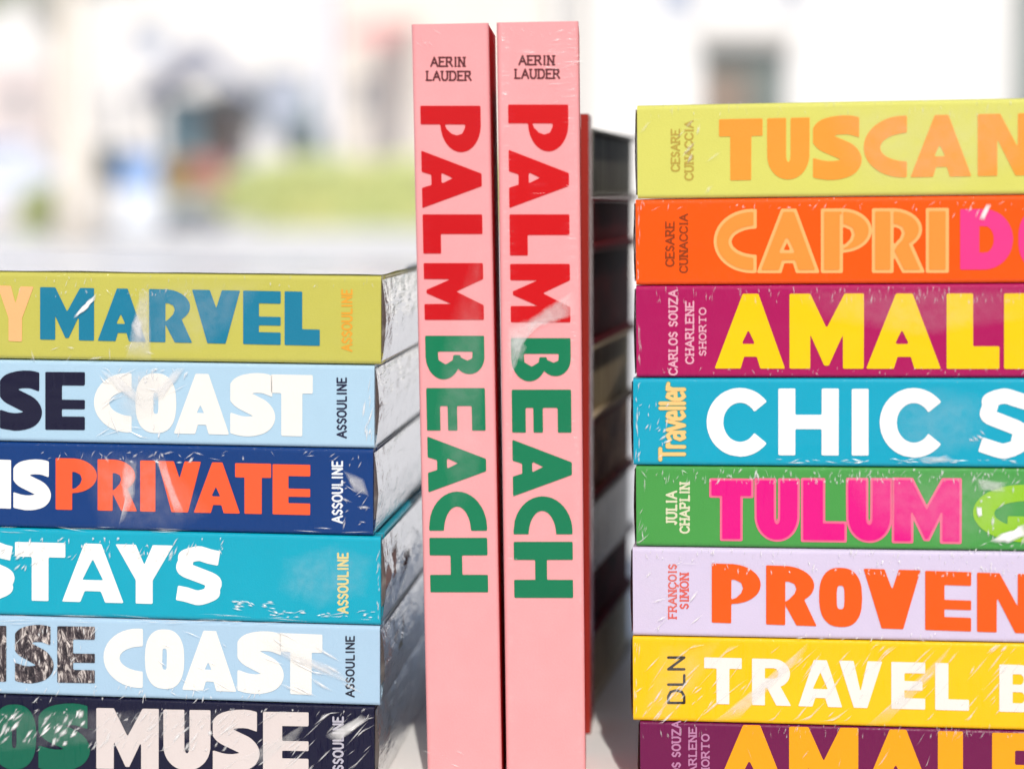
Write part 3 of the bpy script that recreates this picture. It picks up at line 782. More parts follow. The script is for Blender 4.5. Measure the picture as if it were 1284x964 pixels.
M_cr = {k: glare_mat('film crease glint %d' % int(k * 100), k) for k in (.05, .18, .3, .45, .65, .85)}
M_fd = {k: glare_mat('film fold %d' % int(k * 100), k, min(.07, k * .5)) for k in (.05, .18, .3, .45, .65, .85)}
_cs = [0]
def creases(b, jobs, milk=.45, name='crease_glints'):  # milky slivers paint the light caught on film creases
    """jobs: (x0,x1,y0,y1,count,angle deg in the picture,spread,len0,len1,wid0,wid1)"""
    mb = MB(); th = []; _cs[0] += 1; r = random.Random(100 + _cs[0]); k = 0
    for x0, x1, y0, y1, cnt, ang, spr, l0, l1, w0, w1 in jobs:
        for _ in range(cnt):
            cx, cy = r.uniform(x0, x1), r.uniform(y0, y1)
            t = R(ang + r.gauss(0, spr)); ln = 1.35 * (l0 + (l1 - l0) * r.random() ** 1.8); wd = 1.5 * (w0 + (w1 - w0) * r.random() ** 1.5)
            dx, dy = cos(t), -sin(t); pts = []
            for f, g in ((-.5, 0), (-.2, .42 * r.uniform(.6, 1.2)), (.15, .5 * r.uniform(.5, 1.1)), (.5, 0), (.18, -.5 * r.uniform(.5, 1.2)), (-.22, -.4 * r.uniform(.5, 1.2))):
                px, py = cx + dx * f * ln - dy * g * wd, cy + dy * f * ln + dx * g * wd
                py = min(max(py, y0 - 1), y1 + 1)
                pts.append(b.plane.uv(px, py))
            k += 1; yb = -.00042 - (k % 23) * .000012
            c = b.plane.uv(cx, min(max(cy, y0), y1))
            vs = [(p[0], yb, p[1]) for p in pts] + [(c[0], yb - .00022, c[1])]
            mb.add(vs, [(i, (i + 1) % 6, 6) for i in range(6)]); th += [0] * 6 + [r.uniform(.7, 1.25)]
    me = mesh(name, mb.v, mb.f); at_ = me.attributes.new('glare_fade', 'FLOAT', 'POINT'); at_.data.foreach_set('value', th)
    o = link(name, me, M_cr[milk], b.root); o['kind'] = 'stuff'
def glare_patch(b, pts, milk, name='film_glare'):
    """a glare patch: reflected light painted as slightly domed, milky film"""
    uv = [b.plane.uv(*p) for p in pts]; n = len(uv)
    # subdivide the outline and give it a slightly irregular edge
    o_ = []
    for i in range(n):
        for k in range(5):
            p = uv[i] + (uv[(i + 1) % n] - uv[i]) * k / 5
            o_.append(p + np.array((mnoise(Vector((p[0] * 400, p[1] * 400, 1))), mnoise(Vector((p[0] * 400, p[1] * 400, 7))))) * .0006)
    c = sum(o_) / len(o_); m = len(o_); vs, th = [], []
    for q, tv_ in ((1.12, 0), (.72, .75), (.4, 1)):
        for p in o_:
            z = c + (p - c) * q; vs.append((z[0], -.00078 - .00012 * mnoise(Vector((z[0] * 300, z[1] * 300, 3))), z[1])); th.append(tv_)
    vs.append((c[0], -.0008, c[1])); th.append(1)
    fs = [(r_ * m + i, r_ * m + (i + 1) % m, (r_ + 1) * m + (i + 1) % m, (r_ + 1) * m + i) for r_ in (0, 1) for i in range(m)] + [(2 * m + i, 2 * m + (i + 1) % m, 3 * m) for i in range(m)]
    me = mesh(name, vs, fs); at_ = me.attributes.new('glare_fade', 'FLOAT', 'POINT'); at_.data.foreach_set('value', th)
    link(name, me, M_fd[milk], b.root)
creases(R7, [(812, 1284, 808, 902, 80, 47, 5, 10, 46, 1, 3.6), (800, 900, 860, 905, 26, 50, 8, 6, 22, 1, 2.5), (796, 802, 805, 895, 8, 88, 4, 8, 20, 1, 2)], .45)
creases(L6, [(0, 300, 890, 940, 75, 52, 8, 6, 22, 1.5, 5), (0, 468, 888, 902, 60, 60, 25, 3, 10, 1, 3), (280, 468, 892, 965, 34, 42, 6, 10, 42, 1, 3)], .45)
creases(L6, [(10, 60, 895, 930, 5, 50, 6, 14, 26, 3, 6), (60, 120, 890, 940, 9, 52, 8, 8, 20, 3, 6), (405, 455, 893, 915, 3, 36, 4, 22, 40, 2, 4)], .85)
creases(L5, [(340, 446, 792, 872, 16, -27, 5, 20, 52, 1.5, 4.5), (0, 120, 784, 858, 22, 80, 20, 6, 18, 1, 3), (0, 330, 858, 880, 40, 70, 20, 4, 14, 1, 2.5), (200, 300, 790, 870, 10, -30, 8, 8, 26, 1, 2)], .65)
creases(L4, [(0, 280, 674, 702, 55, 75, 25, 4, 14, 1, 3.2), (0, 60, 684, 715, 14, 40, 20, 6, 14, 2, 4), (330, 474, 765, 774, 34, -2, 12, 4, 16, .8, 2.2), (272, 345, 753, 765, 18, -12, 14, 6, 16, 1, 3)], .65)
creases(L4, [(0, 474, 770, 781, 26, -2, 3, 14, 60, .8, 1.8), (473, 477, 690, 775, 14, 88, 10, 5, 14, 1, 2)], .45)
creases(L3, [(425, 462, 576, 665, 24, 40, 45, 4, 16, 1, 3), (0, 460, 566, 576, 26, 30, 40, 4, 16, 1, 2.4), (110, 240, 566, 580, 16, 30, 40, 6, 14, 2, 4), (0, 460, 660, 668, 14, -2, 4, 12, 50, .8, 1.6)], .45)
creases(L2, [(122, 232, 460, 548, 22, 45, 40, 8, 34, 1, 3), (130, 150, 462, 480, 4, -50, 6, 14, 30, 2, 4), (170, 235, 462, 480, 16, 70, 30, 4, 12, 1, 3), (455, 467, 465, 555, 10, 84, 8, 8, 24, 1, 2.5)], .65)
creases(L1, [(20, 245, 362, 372, 30, 70, 30, 3, 10, 1, 2.4), (0, 470, 346, 360, 34, 85, 14, 4, 12, .8, 2), (40, 200, 430, 452, 12, 40, 30, 8, 24, 1, 3)], .3)
creases(R1, [(805, 1284, 126, 148, 60, 88, 10, 5, 16, .8, 2.4), (802, 900, 150, 245, 8, 60, 20, 12, 40, 2, 5)], .18)
creases(R2, [(802, 1284, 253, 264, 36, 60, 30, 3, 12, .8, 2), (1190, 1250, 255, 275, 5, 65, 10, 8, 18, 1, 2.6), (800, 806, 256, 350, 8, 88, 4, 6, 20, 1, 2)], .45)
creases(R3, [(820, 1284, 360, 380, 90, 88, 10, 5, 16, .8, 2.6), (830, 1284, 461, 470, 40, 80, 25, 3, 8, 1, 2.4), (800, 805, 366, 468, 9, 88, 4, 8, 24, 1, 2.2)], .3)
creases(R4, [(800, 840, 500, 580, 18, 60, 25, 5, 18, 1, 3.4), (960, 1284, 575, 580, 30, 0, 10, 6, 22, .8, 2), (1216, 1232, 540, 552, 4, -30, 12, 8, 14, 2, 4), (797, 802, 480, 578, 12, 88, 6, 6, 20, 1, 2.4)], .65)
creases(R5, [(805, 1284, 588, 606, 110, 84, 20, 4, 15, 1, 3), (890, 1200, 594, 604, 50, 88, 8, 3, 8, 1, 2.4), (800, 812, 600, 680, 9, 70, 15, 8, 22, 1, 3), (1215, 1284, 596, 688, 26, 70, 30, 5, 16, 1.5, 4)], .45)
creases(R6, [(890, 1284, 703, 722, 80, 88, 12, 3, 8, 1, 2.6), (797, 1284, 688, 700, 50, 84, 14, 4, 12, .8, 2.2), (800, 880, 700, 790, 10, 35, 15, 8, 26, 1, 3), (1000, 1284, 794, 803, 14, 30, 30, 4, 12, 1, 2.6)], .65)
creases(R8, [(806, 1284, 908, 924, 60, 85, 12, 4, 14, .8, 2.2), (900, 1284, 915, 960, 10, 60, 15, 10, 26, 1, 2)], .3)
creases(P2, [(690, 724, 36, 130, 20, 12, 8, 8, 24, .8, 2.2), (626, 700, 36, 50, 8, -60, 20, 5, 12, 1, 2)], .18)
creases(P1, [(518, 560, 36, 60, 5, -50, 20, 6, 14, 1, 2), (533, 600, 940, 960, 4, -35, 8, 10, 20, 1, 3)], .3)
glare_patch(P2, [(718, 366), (720, 394), (700, 402), (680, 408), (664, 418), (655, 412), (668, 398), (694, 380)], .3)
glare_patch(P2, [(676, 400), (668, 416), (656, 430), (650, 452), (640, 474), (636, 440), (638, 414), (656, 402)], .3)
glare_patch(P2, [(642, 424), (652, 420), (660, 436), (655, 452), (643, 448)], .18)
glare_patch(L1, [(94, 397), (101, 387), (113, 375), (121, 369), (119, 377), (107, 389), (98, 397)], .85)
glare_patch(L1, [(160, 446), (166, 412), (176, 368), (187, 366), (189, 410), (190, 448)], .3)
glare_patch(L1, [(166, 408), (173, 392), (180, 404), (178, 424), (170, 420)], .45)
glare_patch(L2, [(150, 470), (196, 464), (214, 480), (190, 520), (160, 530), (146, 500)], .18)
glare_patch(L3, [(150, 657), (157, 630), (152, 606), (158, 576), (172, 580), (170, 618), (163, 640)], .3)
glare_patch(L3, [(196, 577), (207, 577), (230, 640), (221, 643)], .3)
glare_patch(R5, [(1242, 678), (1256, 668), (1270, 664), (1284, 657), (1290, 668), (1264, 680)], .85)
glare_patch(R5, [(1224, 634), (1230, 636), (1232, 646), (1227, 648)], .85)
glare_patch(R4, [(1150, 574), (1186, 570), (1200, 578), (1160, 581)], .3)
# broad soft sheen of the film, painted as thin milky patches
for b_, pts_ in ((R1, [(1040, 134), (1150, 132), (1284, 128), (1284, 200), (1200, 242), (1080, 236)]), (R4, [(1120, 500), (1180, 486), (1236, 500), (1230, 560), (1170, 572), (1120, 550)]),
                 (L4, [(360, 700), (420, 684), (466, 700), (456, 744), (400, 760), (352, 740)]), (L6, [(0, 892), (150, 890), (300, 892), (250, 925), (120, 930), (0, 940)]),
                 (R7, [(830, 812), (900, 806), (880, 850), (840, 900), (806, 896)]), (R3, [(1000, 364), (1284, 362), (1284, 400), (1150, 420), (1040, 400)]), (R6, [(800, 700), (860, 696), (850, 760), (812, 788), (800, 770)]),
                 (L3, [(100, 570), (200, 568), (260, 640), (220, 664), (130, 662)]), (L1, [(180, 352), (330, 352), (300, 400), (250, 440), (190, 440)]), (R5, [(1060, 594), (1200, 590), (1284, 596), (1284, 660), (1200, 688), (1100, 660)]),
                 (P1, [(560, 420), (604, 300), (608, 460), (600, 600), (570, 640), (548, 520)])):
    glare_patch(b_, pts_, .05, 'film_sheen')
for b_, pts_, m_ in ((R5, [(1226, 600), (1262, 604), (1258, 616), (1228, 614)], .3), (L6, [(300, 950), (360, 920), (384, 905), (372, 925), (330, 955)], .18), (L6, [(410, 920), (452, 896), (462, 900), (424, 930)], .45),
                     (L5, [(330, 800), (420, 836), (442, 856), (420, 850), (340, 815)], .3), (R7, [(900, 900), (960, 850), (1010, 808), (1000, 830), (930, 896)], .3), (R7, [(1090, 905), (1150, 850), (1190, 812), (1176, 840), (1116, 902)], .18),
                     (L2, [(128, 466), (150, 470), (180, 500), (176, 508), (146, 486)], .45), (L2, [(186, 500), (222, 462), (232, 462), (204, 500)], .45), (L3, [(432, 590), (456, 600), (462, 620), (444, 616)], .3), (R2, [(1228, 274), (1236, 256), (1242, 257), (1234, 276)], .65)):
    glare_patch(b_, pts_, m_)
# film over the top board of the upper left book
vs, fs = [], []
for i in range(61):
    for j in range(31):
        x, y = -.33 + .33 * i / 60, .001 + .249 * j / 30
        vs.append((x, y, L1.T + .0005 + .0003 * mnoise(Vector((x * 40, y * 40, 2)))))
for i in range(60):
    for j in range(30): a = i * 31 + j; fs.append((a, a + 1, a + 32, a + 31))
link('shrink_wrap', mesh('shrink_wrap', vs, fs, True), M_film_top, L1.root)

# ------------------------------------------------------------------ behind the pink pair
def block_mat(name, a, b_, vert=True):
    m, t, N, L, P = new_mat(name)
    tc = N.new('ShaderNodeTexCoord').outputs['Object']
    n = noise_node(N, L, mapping(N, L, tc, (40, 240, 14) if vert else (40, 60, 60)), 1, 4, .65, .4)
    cr = N.new('ShaderNodeValToRGB'); L.new(n, cr.inputs[0])
    cr.color_ramp.elements[0].position = .36; cr.color_ramp.elements[0].color = (*s2l(a), 1)
    cr.color_ramp.elements[1].position = .64; cr.color_ramp.elements[1].color = (*s2l(b_), 1)
    L.new(cr.outputs[0], P.inputs['Base Color']); P.inputs['Roughness'].default_value = .7; P.inputs['Specular IOR Level'].default_value = .1
    return m
M_film_soft = film_mat('loose film', .0012, .03, (.85, .84, .82), .2)
Mb = stand_frame(727, 143, .80, R(6), R(-.4))
rb = empty('book'); rb.matrix_world = Mb
tag(rb, 'slim red book standing upright just behind the right pink book', 'book')
LL = Mb.translation.z - .0004
redm = printed('red spine print', (176, 52, 42), .0035, (33, .4, .3, .2, .4, -.08))
extrude_x(case_profile(.0035, .0008, 0, .004, .0006), 0, LL, 'spine', redm, rb)
board(0, LL, .0042, .022, 0.00005, .0008, 'back_cover', redm, rb); board(0, LL, .0042, .022, .0035 - .0008, .00345, 'front_cover', redm, rb)
MB().box(.002, LL - .002, .0018, .020, .0009, .0035 - .0009).build('page_block', M_page, rb)
FB = frame_from(738.5, 860, .832, R(11.5), R(.2)); PB = Plane(FB)
zb_ = [(160, 247, (120, 116, 104), (48, 46, 40), (128, 124, 112), 'olive grey', 0), (247, 312, (110, 12, 20), (60, 4, 10), (96, 10, 16), 'dark maroon', 1), (312, 435, (84, 6, 12), (40, 4, 8), (70, 10, 14), 'near black maroon', 1),
       (435, 530, (200, 180, 150), (110, 78, 56), (190, 176, 140), 'olive brown', 0), (530, 632, (150, 40, 30), (100, 30, 24), (220, 170, 130), 'rust brown', 1), (632, 724, (214, 200, 190), (150, 120, 104), (226, 214, 200), 'silvery tan', 0),
       (724, 806, (120, 14, 26), (66, 6, 14), (130, 24, 36), 'deep wine red', 1), (806, None, (232, 220, 200), (190, 170, 140), (246, 236, 214), 'pale tan', 0)]
for i_, (ya, yb_, cb, c1, c2, nm, dk) in enumerate(zb_):  # maroon and wine red page blocks carry dark reflections in their colour
    v1 = PB.uv(742, ya)[1]
    v0 = PB.uv(742, yb_)[1] if yb_ else -(FB.translation.z - .0003)
    wv = (40 + i_, .8, .6, .3, .5, -.03)
    Mk = FB @ Matrix.Translation((.0, (i_ % 3) * .0006, v0))
    place = 'topmost of' if i_ == 0 else ('lowest of' if yb_ is None else ['second in', 'third in', 'fourth in', 'fifth in', 'sixth in', 'seventh in'][i_ - 1])
    make_book(Mk, .013, v1 - v0 - .0003, .140, -1, cb, '%s wrapped narrow volume, %s the pile between pink books and right stack' % (nm, place), 'narrow wrapped volumes piled behind the pink pair', wv,
              bt=.0016, film=(i_ == 5), film_k=.3, film_m=M_film_soft, bcoat=0.0, coat=0.0, board_col=tuple(min(255, int(v * 1.0)) for v in cb), seed=50 + i_, pages=block_mat(nm + ' block', c1, c2, not dk))

# ------------------------------------------------------------------ table
M_table = simple('white painted table', (.80, .79, .77), .45, .06, 9)
tb = empty('table', (0.1, 1.0, 0)); tag(tb, 'white painted display table under the books', 'table')
MB().box(-1.3, 1.3, -.62, .55, -.03, 0).build('table_top', M_table, tb, bevel=.003)
for sx in (-1.2, 1.2):
    for sy in (-.54, .47):
        MB().box(sx - .03, sx + .03, sy - .03, sy + .03, -.90, -.03).build('leg', M_table, tb, bevel=.003)

# ------------------------------------------------------------------ the street behind
GZ = -.9
def ground_z(y):
    t = min(max((y - 24) / 22, 0), 1); t = t * t * (3 - 2 * t)
    return GZ + .42 * t
M_pave = simple('pale concrete paving', (.80, .79, .78), .85, .06, .6, bump=.004)
M_road = simple('asphalt', (.55, .55, .57), .9, .12, .8)
vs, fs = [], []
ys = [-12, 0, 8, 16, 22] + [24 + i for i in range(0, 24)] + [50, 60, 90, 150, 300, 900]
xs = [-600, -100, -40, -20, -10, 0, 10, 20, 40, 100, 600]
for y in ys:
    for x in xs: vs.append((x, y, ground_z(y)))
for j in range(len(ys) - 1):
    for i in range(len(xs) - 1):
        a = j * len(xs) + i; fs.append((a, a + 1, a + len(xs) + 1, a + len(xs)))
tag(link('ground', mesh('ground', vs, fs, True), M_pave), 'pale sunlit paving running back to the street', kind='structure')
# road strip in the middle distance
vs, fs = [], []
for k, y in enumerate((47, 58)):
    for i, x in enumerate((-80, 80)): vs.append((x, y, ground_z(y) + .004))
fs = [(0, 1, 3, 2)]
tag(link('road', mesh('road', vs, fs), M_road), 'pale grey road behind the hedge', kind='structure')
MB().box(-80, 80, 46.8, 47.0, ground_z(47) - .1, ground_z(47) + .12).build('kerb', simple('kerb stone', (.5, .49, .47), .8), None)
bpy.data.objects['kerb']['kind'] = 'structure'

M_white = simple('white render', (.80, .79, .77), .8, .06, .7)
M_cream = simple('cream render', (.80, .75, .68), .8, .08, .6)
M_rose = simple('rosy beige render', (.72, .63, .61), .8, .08, .6)
M_glass = simple('dark window glass', (.30, .33, .38), .15, .3, .8)
M_glassb = simple('blue grey window glass', (.50, .55, .66), .2, .2, .8)
M_frame = simple('grey window frame', (.45, .45, .46), .5)
M_greygrn = simple('grey green door glass', (.20, .24, .23), .2, .4, 1.2)
M_brown = simple('brown door panel', (.26, .20, .16), .5, .3, 1.5)
M_lint = simple('stone lintel', (.50, .48, .45), .8)

def facade(name, x0, x1, ztop, Y, thick_, mat, label, openings, cat='building'):
    """wall with real recessed openings: openings=[(x0,x1,z0,z1,glass material)] local to world"""
    zb = ground_z(Y) - .2
    root = empty(name, ((x0 + x1) / 2, Y, zb)); tag(root, label, cat)
    ox, oz = (x0 + x1) / 2, zb
    xs_ = sorted({x0, x1, *[o[0] for o in openings], *[o[1] for o in openings]})
    zs_ = sorted({zb, ztop, *[o[2] for o in openings], *[o[3] for o in openings]})
    zs_ = [z for z in zs_ if z <= ztop]
    mb = MB()
    for i in range(len(xs_) - 1):
        for j in range(len(zs_) - 1):
            cx, cz = (xs_[i] + xs_[i + 1]) / 2, (zs_[j] + zs_[j + 1]) / 2
            if any(o[0] < cx < o[1] and o[2] < cz < o[3] for o in openings): continue
            mb.box(xs_[i] - ox, xs_[i + 1] - ox, 0, thick_, zs_[j] - oz, zs_[j + 1] - oz)
    mb.build('wall', mat, root)
    MB().box(x0 - ox, x1 - ox, thick_, thick_ + 5, 0, ztop - oz).build('rear_volume', mat, root)
    for a, b, c, d_, g in openings:
        MB().box(a - ox, b - ox, .18, .20, c - oz, d_ - oz).build('pane', g, root)
        w_ = .05
        MB().box(a - ox + .003, a - ox + w_, .08, .17, c - oz, d_ - oz).box(b - ox - w_, b - ox - .003, .08, .17, c - oz, d_ - oz).box(a - ox + w_, b - ox - w_, .08, .17, d_ - oz - w_, d_ - oz - .003).build('frame', M_frame, root)
    return root
def X(px, Y): return (px - 642) / F * Y
def Z(py, Y): return at(642, py, Y).z
# white building on the right
Y = 26.0
wb = facade('house', X(700, Y), X(1272, Y), 6.0, Y, .35, M_white, 'white rendered building with a dark doorway behind the right stack',
    [(X(876, Y), X(985, Y), Z(250, Y), Z(58, Y), M_greygrn), (X(822, Y), X(872, Y), Z(24, Y), Z(-90, Y), M_glassb), (X(972, Y), X(1002, Y), Z(18, Y), Z(-90, Y), M_glassb)])
ox, oy, oz = wb.location
MB().box(X(880, Y) - ox, X(938, Y) - ox, .10, .16, Z(250, Y) - oz, Z(92, Y) - oz).build('door', M_brown, wb)
MB().box(X(868, Y) - ox, X(992, Y) - ox, -.10, -.003, Z(56, Y) - oz, Z(40, Y) - oz).build('lintel', M_lint, wb)
MB().box(X(716, Y) - ox, X(738, Y) - ox, -.12, -.003, .0, 5.8).build('pilaster', M_lint, wb)
MB().box(X(1266, Y) - ox, X(1290, Y) - ox, -.20, .30, .0, 5.8).build('pilaster', M_greygrn, wb)
# left: rosy house, pale houses
Y = 62.0
facade('house', X(-160, Y), X(66, Y), Z(82, Y), Y, .4, M_rose, 'rosy beige low house at the far left behind the white car',
    [(X(-60, Y), X(-20, Y), Z(160, Y), Z(110, Y), M_glassb), (X(14, Y), X(40, Y), Z(150, Y), Z(112, Y), M_frame)])
Y = 70.0
facade('house', X(-420, Y + 12), X(58, Y + 12), Z(-160, Y + 12), Y + 12, .4, M_white, 'tall added white wall in place of bright sky, behind the rosy low house at far left', [])  # added white wall stands in for the overexposed sky
facade('house', X(60, Y), X(420, Y), Z(-60, Y), Y, .4, M_white, 'large pale house far behind the dark gabled porch',
    [(X(140, Y), X(152, Y), Z(175, Y), Z(120, Y), M_glass), (X(172, Y), X(215, Y), Z(70, Y), Z(35, Y), M_glassb), (X(330, Y), X(385, Y), Z(175, Y), Z(90, Y), M_glassb)])
facade('house', X(424, Y), X(700, Y), Z(-30, Y), Y, .4, M_cream, 'cream house behind the lamp post and hedge',
    [(X(448, Y), X(468, Y), Z(140, Y), Z(98, Y), M_glass), (X(560, Y), X(600, Y), Z(160, Y), Z(60, Y), M_glassb)])
# gabled porch
Y = 56.0
M_slate = simple('blue grey slate roof', (.36, .38, .48), .6, .2, 3)
M_teal = simple('teal painted wall', (.30, .45, .50), .6, .2, 2)
M_dk = simple('dark grey timber', (.20, .21, .24), .6, .2, 2)
pv = empty('porch', (X(250, Y), Y, ground_z(Y))); tag(pv, 'small dark porch with a steep blue grey gable roof, left background', 'porch')
ox, oz = pv.location.x, pv.location.z
xa, xb, zc, ze = X(176, Y) - ox, X(322, Y) - ox, Z(52, Y) - oz, Z(118, Y) - oz
vsr = []
for yy in (-.4, 2.6):
    vsr += [(xa, yy, ze), (0, yy, zc), (xb, yy, ze), (xb, yy, ze - .25), (0, yy, zc - .55), (xa, yy, ze - .25)]
MB().add(vsr, [(0, 1, 7, 6), (1, 2, 8, 7), (2, 3, 9, 8), (3, 4, 10, 9), (4, 5, 11, 10), (5, 0, 6, 11), (0, 5, 4, 1), (1, 4, 3, 2), (6, 7, 10, 11), (7, 8, 9, 10)]).build('roof', M_slate, pv)
MB().box(xa * .75, xb * .75, 2.0, 2.3, 0, ze).build('wall', M_frame, pv)
MB().box(xa * .72, -.15, 1.7, 1.9, .3, ze - .1).build('wall_panel', M_teal, pv)
MB().box(.25, xb * .6, 1.7, 1.9, .3, ze - .3).build('door', M_brown, pv)
for sx in (xa * .8, xb * .8): MB().box(sx - .09, sx + .09, 0, .18, 0, ze - .1).build('post', M_dk, pv)

# hedge: clipped volume skinned with leaf faces
def leafy(mb, n, fn, size, rnd):
    for _ in range(n):
        p = fn(rnd); a = Vector((rnd.gauss(0, .6), rnd.gauss(-.7, .6), rnd.gauss(.7, .6))).normalized(); u = a.orthogonal().normalized() * size * rnd.uniform(.6, 1.3); v = a.cross(u).normalized() * size * rnd.uniform(.4, .9)
        mb.add([p - u, p + v, p + u, p - v], [(0, 1, 2, 3)])
def leaf_mat(name, a, b):
    m, t, N, L, P = new_mat(name)
    tc = N.new('ShaderNodeTexCoord').outputs['Object']
    n = noise_node(N, L, tc, 1.6, 4, .6)
    cr = N.new('ShaderNodeValToRGB'); L.new(n, cr.inputs[0]); cr.color_ramp.elements[0].position = .35; cr.color_ramp.elements[1].position = .65
    cr.color_ramp.elements[0].color = (*a, 1); cr.color_ramp.elements[1].color = (*b, 1)
    L.new(cr.outputs[0], P.inputs['Base Color']); P.inputs['Roughness'].default_value = .55
    return m
M_hedge = leaf_mat('sunlit hedge leaves', (.62, .74, .34), (.88, .86, .42))
M_core = simple('hedge twigs', (.55, .58, .26), .9, .2, 5)
def hedge(px0, px1, ytop, ybot, Y, label, dep=1.4):
    x0, x1 = X(px0, Y), X(px1, Y); zb = ground_z(Y); zt = Z(ytop, Y)
    root = empty('hedge', ((x0 + x1) / 2, Y, zb)); tag(root, label, 'hedge')
    hw, hz = (x1 - x0) / 2, zt - zb; rnd = random.Random(int(px0))
    MB().box(-hw + .12, hw - .12, .15, dep - .1, 0, hz - .12).build('twigs', M_core, root)
    mb = MB()
    def fn(r):
        k = r.random(); x = r.uniform(-hw, hw)
        if k < .55: return Vector((x, r.gauss(.05, .05), r.uniform(0, hz)))
        if k < .9: return Vector((x, r.uniform(0, dep), hz + r.gauss(-.03, .07) + .08 * sin(x * 3)))
        return Vector((r.choice((-hw, hw)) + r.gauss(0, .05), r.uniform(0, dep), r.uniform(0, hz)))
    leafy(mb, 5200, fn, .05, rnd)
    mb.build('foliage', M_hedge, root); root.children[-1]['kind'] = 'stuff'
hedge(322, 660, 203, 292, 43.0, 'low clipped yellow green hedge to the left of the pink books')
hedge(28, 100, 240, 290, 40.0, 'small low yellow green shrub bed at the far left', 1.0)
hedge(265, 325, 222, 240, 49.0, 'thin strip of green hedge under the grey car', .8)

# palm-like pale trunk tree, slim trees
M_bark = simple('pale bark', (.62, .55, .47), .9, .2, 3, bump=.01)
M_leaf = leaf_mat('pale green leaves', (.10, .16, .05), (.22, .28, .10))
def tree(px, Y, r0, htop, label, pts=None, crown=2.2, n=3500, bark=None):
    zb = ground_z(Y); root = empty('tree', (X(px, Y), Y, zb)); tag(root, label, 'tree')
    rnd = random.Random(int(px * 7))
    P_ = [(0, 0, -.1), (.05, 0, htop * .3), (-.04, .05, htop * .6), (.06, 0, htop)]
    MB().tube(P_, [r0 * 1.25, r0, r0 * .85, r0 * .6], 14).build('trunk', bark or M_bark, root, smooth=True)
    lb = MB()
    for k in range(6):
        a = k * 1.05 + rnd.random(); e = Vector((cos(a) * crown * .7, sin(a) * crown * .7, htop + crown * (.4 + .4 * rnd.random())))
        lb.tube([(0, 0, htop - .15), e * .5 + Vector((0, 0, htop * .5)), e], [r0 * .5, r0 * .32, r0 * .12], 8)
    lb.build('limbs', bark or M_bark, root, smooth=True)
    cl = [Vector((rnd.gauss(0, crown * .45), rnd.gauss(0, crown * .45), htop + crown * .7 + rnd.gauss(0, crown * .3))) for _ in range(26)]
    mb = MB()
    leafy(mb, n, lambda r: r.choice(cl) + Vector((r.gauss(0, .28), r.gauss(0, .28), r.gauss(0, .22))), .07, rnd)
    mb.build('crown', M_leaf, root); root.children[-1]['kind'] = 'stuff'
M_bark2 = simple('cream bark', (.80, .74, .66), .9, .1, 3)
tree(96, 36.0, .34, 4.6, 'thick pale trunked tree left of the blue banner', bark=M_bark2)
tree(71, 52.0, .13, 5.0, 'slim tan trunked tree beside the thick pale tree')
M_pole = simple('pale lavender painted pole', (.66, .68, .78), .5, .05, 2)
M_leafd = leaf_mat('blue green leaves', (.08, .12, .12), (.16, .20, .20))
def dark_tree(px, Y, htop, crown, label):
    global M_leaf
    keep = M_leaf; M_leaf = M_leafd; tree(px, Y, .12, htop, label, crown=crown, n=3000); M_leaf = keep
dark_tree(292, 63.0, 2.6, 1.1, 'dark bluish tree just right of the gabled porch')
dark_tree(146, 60.0, 1.2, .5, 'small dark tree between the thick pale tree and the porch')
dark_tree(392, 66.0, 2.0, .7, 'small dark bluish tree left of the lamp post')
# lamp post
Y = 44.0
lp = empty('lamp_post', (X(413, Y), Y, ground_z(Y))); tag(lp, 'pale lavender lamp post rising behind the hedge', 'lamp post')
MB().tube([(0, 0, 0), (0, 0, .6), (0, 0, 6.2)], [.20, .16, .13], 16).build('pole', M_pole, lp, smooth=True)
MB().tube([(0, 0, 0), (0, 0, .3)], [.28, .24], 16).build('base', M_pole, lp)
MB().tube([(0, 0, 6.2), (0, 0, 6.5), (0, 0, 6.9)], [.14, .28, .05], 16).build('lamp_head', M_frame, lp)
# dark bin-like board by the post: a slim dark noticeboard
Y = 50.0
sg = empty('notice_board', (X(388, Y), Y, ground_z(Y))); tag(sg, 'slim grey green notice board left of the lamp post', 'notice board')
MB().box(-.16, .16, 0, .06, .7, Z(112, Y) - ground_z(Y)).build('panel', simple('grey green board', (.20, .27, .30), .5), sg)
MB().box(-.03, .03, .01, .05, 0, .7).build('post', M_dk, sg)
# pink awning top centre
Y = 58.0
aw = empty('awning', (X(468, Y), Y, Z(40, Y))); tag(aw, 'pale pink awning high up left of the pink books', 'awning')
M_pink = simple('pink canvas', (.85, .45, .42), .8)
hw = X(500, Y) - X(468, Y)
MB().add([(-hw, 0, 0), (hw, 0, 0), (hw, 12, 1.3), (-hw, 12, 1.3), (-hw, 0, .05), (hw, 0, .05), (hw, 12, 1.35), (-hw, 12, 1.35)],
         [(0, 1, 2, 3), (4, 7, 6, 5), (0, 4, 5, 1), (1, 5, 6, 2), (2, 6, 7, 3), (3, 7, 4, 0)]).build('canvas', M_pink, aw)
MB().box(-hw, hw, -.04, -.003, -.35, .05).build('valance', M_pink, aw)
